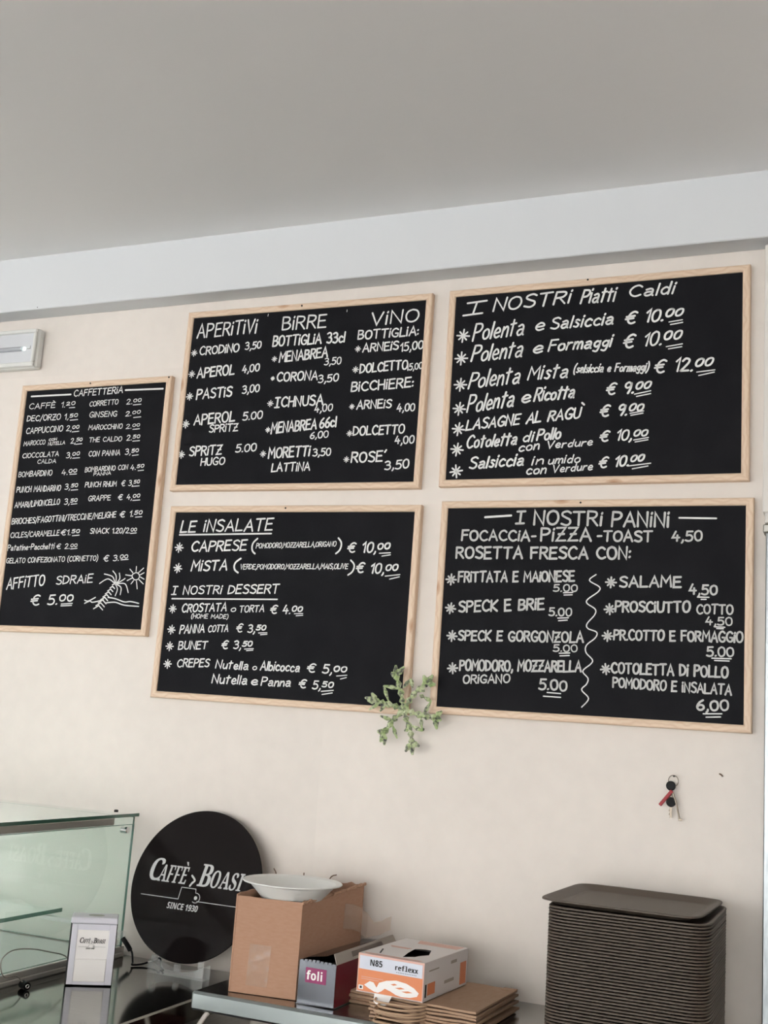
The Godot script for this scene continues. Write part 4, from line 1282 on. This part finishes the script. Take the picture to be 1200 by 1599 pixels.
# lettering in board millimetres: text, baseline start, baseline end, capital height
const LETTERING := {
	"A": [
		["CAFFETTERiA", 153.4, 34.4, 290.5, 32.9, 14.9],
		["CAFFÈ", 26.3, 59.5, 102.2, 59.2, 12.7],
		["1.20", 120.6, 59.7, 159.4, 58.5, 12.6],
		["CORRETTO", 201.9, 61.4, 281.4, 59.3, 11.6],
		["2.00", 305.5, 61.4, 344.8, 60.3, 11.5],
		["DEC/ORZO", 24.4, 89.4, 122.2, 89.3, 13.5],
		["1,50", 134.2, 89.8, 171.2, 88.0, 12.5],
		["GiNSENG", 205.4, 87.8, 281.6, 88.2, 12.4],
		["2.00", 306.1, 89.8, 345.8, 88.2, 11.4],
		["CAPPUCCiNO", 26.4, 120.7, 132.4, 117.9, 13.4],
		["2,00", 143.4, 118.3, 178.8, 117.1, 12.4],
		["MAROCCHiNO", 207.0, 118.3, 300.3, 118.7, 11.1],
		["2.00", 311.3, 119.6, 348.0, 118.1, 10.6],
		["MAROCCO", 23.9, 149.9, 86.1, 147.7, 10.6],
		["CON", 96.7, 141.0, 118.8, 139.2, 5.4],
		["NUTELLA", 95.6, 151.5, 143.7, 149.7, 7.8],
		["2,50", 160.7, 149.5, 192.1, 147.6, 12.3],
		["THE CALDO", 212.5, 147.5, 302.6, 148.2, 10.7],
		["2.50", 316.4, 147.9, 351.4, 146.2, 12.0],
		["CiOCCOLATA", 24.8, 180.4, 129.6, 178.0, 11.3],
		["CALDA", 70.9, 194.9, 124.1, 194.3, 9.3],
		["3,00", 152.6, 183.9, 189.1, 181.2, 12.6],
		["CON PANNA", 216.1, 182.0, 301.9, 181.3, 12.2],
		["3,50", 316.6, 181.0, 352.0, 179.2, 12.4],
		["BOMBARDiNO", 20.0, 226.0, 117.0, 224.0, 12.4],
		["4.00", 145.5, 224.7, 187.1, 221.9, 12.6],
		["BOMBARDiNO CON", 210.5, 219.1, 327.3, 215.5, 11.0],
		["PANNA", 235.9, 228.3, 283.0, 226.9, 7.1],
		["4.50", 335.8, 217.4, 370.6, 215.8, 11.9],
		["PUNCH MANDARiNO", 19.9, 263.6, 146.6, 261.3, 13.1],
		["3,50", 159.1, 259.4, 194.5, 257.6, 12.9],
		["PUNCH RHUM", 215.4, 255.0, 301.4, 254.3, 12.0],
		["€ 3,50", 316.6, 254.6, 363.4, 252.3, 12.2],
		["AMARi/LiMONCELLO", 20.2, 300.6, 148.6, 293.8, 13.0],
		["3,50", 162.6, 294.9, 197.8, 292.5, 12.8],
		["GRAPPE", 228.8, 287.5, 289.3, 286.4, 11.6],
		["€ 4,00", 311.9, 286.7, 368.4, 284.8, 12.2],
		["BRiOCHES/FAGOTTiNi/TRECCiNE/MELiGHE", 17.4, 340.4, 309.1, 326.2, 13.0],
		["€ 1.50", 321.8, 326.4, 378.9, 323.7, 13.2],
		["CiCLES/CARAMELLE", 18.6, 372.7, 158.0, 366.9, 12.1],
		["€1.50", 164.1, 366.9, 214.3, 365.1, 12.3],
		["SNACK 1.20/2.00", 244.0, 363.1, 369.3, 362.6, 11.8],
		["Patatine-Pacchetti", 14.8, 402.7, 148.3, 398.5, 12.8],
		["€ 2.00", 156.5, 399.3, 212.3, 397.2, 11.1],
		["GELATO CONFEZiONATO (CORNETTO)", 15.8, 432.7, 273.1, 425.3, 11.3],
		["€ 3.00", 290.5, 427.3, 353.4, 423.8, 13.0],
		["AFFiTTO", 26.4, 494.1, 132.4, 482.3, 24.5],
		["SDRAiE", 166.1, 480.6, 265.0, 475.4, 18.2],
		["€ 5.00", 103.6, 529.7, 217.4, 524.4, 21.9]],
	"B": [
		["APERiTiVi", 27.8, 62.6, 179.3, 59.3, 30.7],
		["BiRRE", 245.0, 56.9, 350.4, 58.4, 29.8],
		["ViNO", 458.1, 60.2, 564.7, 59.5, 26.7],
		["CRODiNO", 39.0, 103.1, 139.9, 100.5, 18.5],
		["3,50", 156.1, 97.5, 195.2, 95.9, 16.0],
		["APEROL", 39.1, 156.9, 133.5, 153.1, 22.1],
		["4,00", 154.7, 151.4, 196.6, 148.0, 17.0],
		["PASTiS", 43.3, 207.6, 132.4, 203.0, 21.4],
		["3,00", 159.9, 199.2, 201.6, 196.0, 16.8],
		["APEROL", 44.2, 267.2, 146.8, 261.2, 22.3],
		["5.00", 167.7, 259.7, 215.3, 258.1, 16.7],
		["SPRiTZ", 85.4, 285.0, 157.1, 283.3, 16.3],
		["SPRiTZ", 40.3, 337.7, 121.8, 335.6, 19.9],
		["HUGO", 72.7, 360.2, 132.3, 358.6, 16.1],
		["5.00", 157.7, 332.1, 208.2, 330.0, 16.5],
		["BOTTiGLiA 33cl", 225.0, 94.4, 398.1, 94.0, 22.3],
		["MENABREA", 244.9, 131.3, 360.6, 125.2, 21.5],
		["3,50", 355.4, 143.8, 394.0, 143.2, 14.9],
		["CORONA", 243.4, 175.0, 341.2, 175.3, 19.3],
		["3,50", 344.7, 182.5, 391.1, 180.4, 15.9],
		["ICHNUSA", 244.1, 233.7, 359.5, 231.2, 21.2],
		["4,00", 342.3, 248.1, 382.9, 246.4, 15.2],
		["MENABREA", 241.3, 292.3, 348.6, 284.8, 22.0],
		["66cl", 357.0, 284.0, 395.0, 281.0, 21.7],
		["6,00", 336.4, 306.1, 378.7, 304.7, 14.1],
		["MORETTi", 240.6, 347.3, 338.3, 344.0, 21.8],
		["3,50", 346.8, 344.2, 387.8, 343.5, 16.0],
		["LATTiNA", 251.2, 376.7, 341.8, 375.5, 17.6],
		["BOTTiGLiA:", 429.9, 90.5, 566.9, 89.6, 19.0],
		["ARNEiS", 443.5, 119.2, 524.3, 118.6, 17.9],
		["15,00", 530.6, 123.2, 579.8, 119.8, 17.1],
		["DOLCETTO", 440.8, 165.8, 548.1, 161.9, 19.8],
		["15,00", 547.3, 166.0, 581.8, 162.6, 13.4],
		["BiCCHiERE:", 424.2, 206.3, 563.4, 201.5, 19.7],
		["ARNEiS", 440.3, 244.8, 517.9, 244.7, 17.5],
		["4,00", 532.6, 253.5, 571.0, 253.3, 15.7],
		["DOLCETTO", 436.9, 302.1, 551.6, 300.3, 18.8],
		["4,00", 533.6, 322.7, 574.5, 322.3, 15.6],
		["ROSE'", 437.5, 360.1, 514.0, 359.0, 21.6],
		["3,50", 514.9, 376.8, 566.8, 374.1, 17.4]],
	"C": [
		["I", 31.9, 55.5, 76.8, 53.0, 25.3],
		["NOSTRi", 96.0, 51.0, 253.4, 46.6, 26.2],
		["Piatti", 276.2, 49.2, 342.3, 50.1, 27.6],
		["Caldi", 370.8, 43.8, 456.3, 45.5, 22.9],
		["Polenta", 55.1, 112.2, 160.9, 106.0, 34.1],
		["e", 185.2, 99.4, 202.5, 98.9, 24.5],
		["Salsiccia", 217.0, 98.8, 340.9, 97.7, 23.2],
		["€ 10.00", 366.8, 99.7, 472.1, 97.6, 23.7],
		["Polenta", 54.5, 156.2, 159.5, 152.2, 33.8],
		["e", 182.6, 147.8, 201.6, 146.2, 24.3],
		["Formaggi", 214.7, 144.1, 338.4, 143.8, 23.1],
		["€ 10.00", 364.3, 148.5, 470.3, 144.4, 25.7],
		["Polenta", 51.5, 212.4, 156.7, 206.9, 33.5],
		["Mista", 175.1, 202.1, 253.9, 200.8, 26.3],
		["(salsiccia e Formaggi)", 267.1, 192.3, 411.4, 197.0, 15.7],
		["€ 12.00", 424.9, 201.7, 528.3, 201.3, 25.2],
		["Polenta", 51.2, 262.9, 146.6, 254.4, 33.2],
		["e", 163.8, 249.4, 181.1, 247.3, 24.0],
		["Ricotta", 189.7, 246.0, 268.9, 243.1, 25.5],
		["€ 9.00", 334.2, 240.7, 415.0, 238.2, 21.7],
		["LASAGNE AL RAGÙ", 51.5, 300.1, 286.0, 283.8, 20.3],
		["€ 9.00", 323.4, 284.3, 402.8, 281.7, 21.6],
		["Cotoletta", 53.6, 338.3, 156.7, 333.1, 24.0],
		["di", 170.3, 329.0, 190.3, 328.5, 19.3],
		["Pollo", 198.8, 326.0, 244.5, 324.8, 21.4],
		["con", 163.1, 347.7, 203.0, 344.4, 16.6],
		["Verdure", 219.4, 343.8, 308.2, 340.0, 14.3],
		["€ 10,00", 324.4, 333.3, 411.9, 330.9, 19.8],
		["Salsiccia", 62.4, 380.5, 172.9, 375.4, 22.2],
		["in", 191.2, 375.9, 212.7, 374.8, 15.9],
		["umido", 223.4, 375.1, 285.2, 372.9, 15.3],
		["con", 180.7, 394.9, 218.5, 393.0, 16.4],
		["Verdure", 232.5, 392.2, 309.8, 388.6, 14.2],
		["€ 10.00", 323.9, 385.1, 406.2, 380.1, 19.7]],
	"D": [
		["LE iNSALATE", 30.5, 57.9, 256.9, 53.1, 24.5],
		["CAPRESE", 63.2, 100.9, 198.3, 96.1, 21.6],
		["(", 212.2, 97.6, 222.1, 97.5, 22.6],
		["POMODORO,MOZZARELLA,ORiGANO", 222.8, 92.0, 409.8, 86.4, 10.3],
		[")", 411.8, 95.5, 421.1, 95.4, 21.9],
		["€ 10,00", 438.8, 99.0, 529.7, 96.9, 19.8],
		["MiSTA", 68.3, 143.1, 156.1, 139.9, 21.4],
		["(", 173.1, 139.6, 185.6, 139.4, 22.6],
		["VERDE,POMODORO,MOZZARELLA,MAiS,OLiVE", 189.2, 137.7, 440.5, 132.4, 10.3],
		[")", 443.4, 139.3, 453.8, 139.1, 21.7],
		["€ 10,00", 461.3, 140.0, 549.9, 141.0, 19.6],
		["I NOSTRi DESSERT", 24.6, 195.7, 285.8, 186.4, 17.7],
		["CROSTATA", 55.4, 233.9, 164.8, 227.8, 17.0],
		["o", 176.8, 229.0, 187.9, 228.2, 12.1],
		["TORTA", 197.4, 229.5, 255.4, 226.6, 13.6],
		["€ 4.00", 272.7, 229.8, 344.3, 228.6, 16.9],
		["(HOME MADE)", 80.7, 245.8, 171.0, 243.9, 8.7],
		["PANNA", 55.9, 279.8, 116.1, 274.8, 16.9],
		["COTTA", 126.1, 273.9, 174.0, 271.0, 14.2],
		["€ 3,50", 195.8, 271.3, 263.0, 270.4, 16.5],
		["BUNET", 56.9, 313.9, 127.1, 309.2, 15.8],
		["€ 3,50", 164.5, 307.6, 234.5, 305.2, 16.5],
		["CREPES", 58.3, 351.1, 135.9, 347.3, 16.2],
		["Nutella", 153.0, 349.1, 230.6, 349.0, 16.4],
		["o", 242.1, 348.4, 251.2, 348.0, 11.8],
		["Albicocca", 260.2, 347.5, 349.8, 346.7, 17.6],
		["€ 5,00", 369.6, 345.7, 454.7, 348.1, 17.3],
		["Nutella", 147.8, 380.0, 230.9, 379.2, 17.9],
		["e", 241.1, 378.6, 256.2, 378.3, 16.6],
		["Panna", 265.3, 378.9, 332.3, 377.8, 16.6],
		["€ 5,50", 354.2, 379.2, 428.1, 380.2, 16.8]],
	"E": [
		["I", 155.3, 45.1, 172.6, 44.6, 22.8],
		["NOSTRi", 191.7, 46.9, 322.8, 50.2, 25.9],
		["PANiNi", 342.5, 51.3, 447.6, 53.3, 26.3],
		["FOCACCiA-", 46.2, 78.3, 196.1, 79.7, 19.8],
		["PiZZA", 206.9, 79.7, 303.6, 79.5, 24.6],
		["-TOAST", 315.6, 79.5, 417.8, 80.3, 19.4],
		["4,50", 454.9, 79.2, 507.5, 79.1, 17.4],
		["ROSETTA FRESCA CON:", 36.9, 114.7, 377.8, 113.1, 21.9],
		["FRiTTATA E MAiONESE", 44.0, 161.6, 274.5, 156.9, 19.0],
		["5.00", 235.4, 176.8, 280.8, 175.9, 13.1],
		["SPECK E BRiE", 48.7, 221.1, 218.4, 211.3, 20.4],
		["5.00", 229.0, 223.0, 271.6, 223.0, 14.6],
		["SPECK E GORGONZOLA", 50.8, 275.6, 295.9, 271.3, 18.6],
		["5.00", 240.2, 290.1, 285.1, 289.4, 12.8],
		["POMODORO, MOZZARELLA", 57.2, 333.8, 293.6, 325.9, 19.4],
		["ORiGANO", 65.7, 358.3, 158.0, 352.6, 15.2],
		["5.00", 215.6, 361.6, 267.9, 362.2, 18.3],
		["SALAME", 360.7, 165.8, 471.8, 164.4, 19.5],
		["4,50", 487.9, 176.7, 535.5, 177.4, 17.0],
		["PROSCiUTTO", 354.1, 212.2, 488.6, 210.3, 18.9],
		["COTTO", 501.3, 212.1, 563.8, 211.4, 15.9],
		["4,50", 517.8, 231.9, 562.6, 232.1, 13.8],
		["PR.COTTO E FORMAGGiO", 353.1, 264.0, 581.2, 261.1, 17.7],
		["5.00", 520.2, 287.5, 565.8, 286.7, 16.1],
		["COTOLETTA Di POLLO", 350.8, 324.9, 556.5, 324.1, 18.5],
		["POMODORO E iNSALATA", 354.3, 350.9, 562.7, 354.0, 16.9],
		["6,00", 504.5, 384.0, 558.2, 381.9, 17.3]],
}
# drawn lines in board millimetres: width, smooth, points
const LINES := {
	"A": [
		[4, 0, 28.5, 27.8, 143.9, 29.0],
		[4, 0, 298.2, 26.8, 400.4, 29.0],
		[2, 0, 144.3, 61.7, 159.8, 61.6],
		[2, 0, 324.1, 63.6, 345.1, 62.9],
		[2, 0, 151.1, 92.4, 172.7, 91.6],
		[2, 0, 328.8, 93.8, 348.3, 93.0],
		[2, 0, 160.3, 121.2, 179.7, 120.2],
		[2, 0, 330.3, 122.0, 348.3, 121.1],
		[2, 0, 174.8, 151.7, 192.6, 150.6],
		[2, 0, 333.3, 149.8, 351.8, 149.2],
		[2, 0, 170.7, 184.9, 190.5, 184.2],
		[2, 0, 336.5, 183.7, 352.4, 182.5],
		[2, 0, 168.4, 223.2, 187.2, 222.8],
		[2, 0, 356.5, 219.6, 370.9, 218.7],
		[2, 0, 177.2, 261.1, 195.9, 260.2],
		[2, 0, 345.5, 255.7, 363.7, 254.8],
		[2, 0, 181.9, 294.3, 197.9, 293.3],
		[2, 0, 350.5, 288.2, 369.6, 287.3],
		[2, 0, 362.5, 326.8, 379.6, 325.8],
		[2, 0, 195.7, 368.3, 214.6, 366.8],
		[2, 0, 354.1, 363.7, 369.3, 362.6],
		[2, 0, 194.9, 398.9, 212.8, 397.6],
		[2, 0, 336.1, 423.8, 355.2, 422.5],
		[2.4, 0, 186.6, 525.7, 217.3, 523.5],
		[2.4, 0, 186.2, 529.8, 215.9, 528.1],
		[2.6, 0, 320.2, 480.5, 325.9, 477.3, 331.0, 481.5],
		[2.6, 0, 314.8, 487.3, 321.4, 483.6, 327.3, 488.4],
		[2.6, 0, 309.4, 494.0, 316.9, 489.8, 323.6, 495.3],
		[2.6, 0, 304.0, 500.7, 312.4, 496.0, 319.9, 502.2],
		[2.6, 0, 298.6, 507.5, 307.9, 502.2, 316.2, 509.0],
		[2.6, 0, 293.1, 514.2, 303.4, 508.4, 312.5, 515.9],
		[2.6, 0, 287.7, 520.9, 298.9, 514.6, 308.8, 522.8],
		[2.6, 0, 282.3, 527.7, 294.4, 520.9, 305.1, 529.7],
		[2.6, 0, 276.8, 534.5, 289.9, 527.1, 301.4, 536.5],
		[2.4, 1, 327.6, 477.9, 306.8, 466.8, 285.4, 477.6],
		[2.4, 1, 327.6, 477.9, 318.3, 461.8, 295.7, 455.9],
		[2.4, 1, 329.0, 477.1, 327.7, 459.7, 317.6, 448.8],
		[2.4, 1, 329.9, 477.1, 338.2, 466.5, 335.6, 453.5],
		[2.4, 1, 330.5, 477.9, 345.8, 469.6, 352.4, 465.5],
		[2.4, 1, 331.5, 477.9, 354.0, 477.6, 364.5, 496.8],
		[2.4, 1, 330.1, 478.7, 344.0, 485.8, 344.1, 501.9],
		[2.4, 1, 328.8, 479.5, 334.9, 490.0, 331.0, 504.6],
		[2.2, 1, 379.4, 452.0, 371.3, 456.1, 371.1, 462.1, 378.0, 468.1, 386.4, 466.8, 389.9, 460.3, 385.8, 453.9, 379.4, 452.0],
		[2.2, 1, 379.5, 449.1, 379.1, 438.2],
		[2.2, 1, 371.3, 452.4, 362.7, 444.4],
		[2.2, 1, 368.4, 459.3, 352.9, 457.4],
		[2.2, 1, 370.5, 464.5, 358.3, 470.3],
		[2.2, 1, 375.4, 470.1, 369.7, 477.4],
		[2.2, 1, 383.1, 470.9, 387.1, 488.1],
		[2.2, 1, 389.4, 467.6, 401.8, 477.1],
		[2.2, 1, 392.4, 461.9, 402.5, 466.6],
		[2.2, 1, 390.9, 457.1, 400.7, 452.2],
		[2.2, 1, 386.5, 451.9, 398.5, 441.8],
		[2.6, 1, 249.8, 515.6, 259.9, 517.5, 278.3, 509.0],
		[2.6, 1, 250.8, 522.9, 264.8, 517.4, 272.5, 520.1, 300.9, 513.9],
		[2.6, 1, 312.3, 508.5, 331.9, 511.0, 356.7, 517.8, 373.2, 516.7, 394.9, 520.3],
		[2.6, 1, 309.0, 520.7, 332.9, 519.0, 357.6, 525.0, 395.7, 527.1]],
	"B": [
		[1.5, 0, 206.3, 18.0, 205.6, 22.4],
		[1.5, 0, 398.6, 21.9, 398.4, 26.3]],
	"C": [
		[2.2, 0, 449.4, 102.1, 474.2, 99.5],
		[2.2, 0, 452.2, 107.5, 474.9, 104.7],
		[2.2, 0, 445.1, 151.2, 475.1, 147.6],
		[2.2, 0, 449.4, 156.0, 474.1, 153.2],
		[2.2, 0, 502.6, 205.2, 535.5, 202.8],
		[2.2, 0, 506.3, 212.1, 534.5, 207.2],
		[2.2, 0, 387.3, 242.4, 417.7, 237.2],
		[2.2, 0, 391.2, 247.1, 417.8, 242.8],
		[2.2, 0, 379.7, 280.1, 405.3, 276.3],
		[2.2, 0, 381.4, 284.1, 404.3, 280.7],
		[2.2, 0, 388.0, 332.8, 415.5, 328.8],
		[2.2, 0, 390.8, 336.7, 414.6, 333.2],
		[2.2, 0, 378.7, 383.2, 420.9, 378.9],
		[2.2, 0, 386.8, 388.9, 415.8, 384.2]],
	"D": [
		[3.4, 0, 29.3, 64.2, 256.4, 60.3],
		[3, 0, 27.1, 205.2, 284.7, 199.9],
		[2.2, 0, 508.6, 99.8, 532.6, 98.4],
		[2.2, 0, 514.7, 105.5, 533.0, 102.6],
		[2.2, 0, 525.2, 146.2, 556.7, 142.5],
		[2.2, 0, 535.2, 152.2, 555.9, 147.1],
		[2, 0, 327.7, 228.6, 347.1, 227.5],
		[2, 0, 332.3, 232.7, 347.5, 231.2],
		[2, 0, 247.9, 271.5, 267.8, 270.2],
		[2, 0, 253.1, 275.0, 268.1, 273.4],
		[2, 0, 218.1, 306.4, 239.2, 304.4],
		[2, 0, 223.3, 309.4, 238.4, 307.7],
		[2, 0, 435.1, 351.1, 457.6, 348.4],
		[2, 0, 444.2, 356.8, 456.9, 353.1],
		[2.2, 0, 403.8, 383.6, 430.3, 380.1],
		[2.2, 0, 406.1, 389.7, 428.5, 385.3]],
	"E": [
		[4.2, 0, 91.9, 32.7, 144.7, 29.6],
		[3.4, 0, 466.5, 36.0, 532.3, 37.5],
		[2.2, 0, 255.0, 179.2, 272.6, 178.3],
		[2.2, 0, 256.2, 183.5, 271.7, 182.7],
		[2.2, 0, 245.9, 227.5, 266.3, 226.4],
		[2.2, 0, 247.7, 232.4, 264.2, 230.8],
		[2.2, 0, 251.4, 293.4, 271.6, 292.1],
		[2.2, 0, 253.2, 298.2, 270.7, 296.9],
		[2.2, 0, 231.4, 367.2, 257.2, 368.0],
		[2.2, 0, 224.5, 374.5, 257.5, 374.9],
		[2.2, 0, 501.8, 182.2, 522.0, 182.3],
		[2.2, 0, 508.4, 186.3, 517.0, 186.1],
		[2.2, 0, 532.9, 235.0, 550.3, 235.5],
		[2.2, 0, 536.4, 238.0, 547.8, 238.2],
		[2.2, 0, 528.8, 291.2, 561.9, 290.9],
		[2.2, 0, 533.8, 295.1, 558.5, 295.1],
		[2.2, 0, 515.5, 389.9, 547.5, 388.0],
		[2.2, 0, 520.6, 395.6, 545.2, 393.7],
		[2.2, 1, 315.7, 143.7, 303.6, 154.8, 323.0, 167.0, 320.6, 176.3, 302.1, 190.2, 300.8, 198.4, 316.4, 208.8, 315.7, 219.6, 302.2, 236.2, 304.1, 245.3, 320.6, 251.7, 318.3, 262.5, 302.6, 276.4, 302.0, 289.8, 314.3, 302.6, 311.9, 310.7, 297.3, 324.6, 307.5, 337.4, 305.2, 348.1, 296.5, 359.1, 309.9, 374.2, 297.7, 390.6]],
}
const ASTERISKS := {
	"B": [[24.4, 97.8, 7.5], [24.1, 147.7, 8.0], [24.8, 200.1, 8.5], [22.6, 264.3, 8.9], [19.9, 334.5, 8.3], [232.2, 123.5, 6.1], [232.6, 167.9, 4.4], [232.6, 224.6, 7.1], [232.8, 284.0, 5.9], [226.6, 337.4, 7.0], [431.7, 112.1, 6.5], [430.1, 157.9, 6.9], [428.7, 239.2, 5.8], [428.3, 297.7, 6.3], [425.9, 353.7, 6.2]],
	"C": [[34.3, 99.7, 13.5], [32.8, 148.2, 13.4], [34.1, 204.2, 13.2], [34.5, 255.0, 13.1], [35.1, 297.7, 13.0], [34.5, 340.0, 12.9], [35.3, 385.1, 12.8]],
	"D": [[31.5, 92.7, 10.2], [33.8, 138.1, 10.2], [31.9, 227.4, 8.9], [34.2, 272.4, 9.4], [34.2, 308.3, 9.3], [33.8, 346.2, 9.3]],
	"E": [[28.7, 157.3, 10.3], [31.0, 214.2, 10.2], [37.3, 268.2, 10.1], [42.3, 330.6, 10.0], [344.3, 158.0, 9.8], [343.3, 208.2, 9.7], [341.2, 258.0, 9.6], [340.0, 319.0, 9.5]],
}
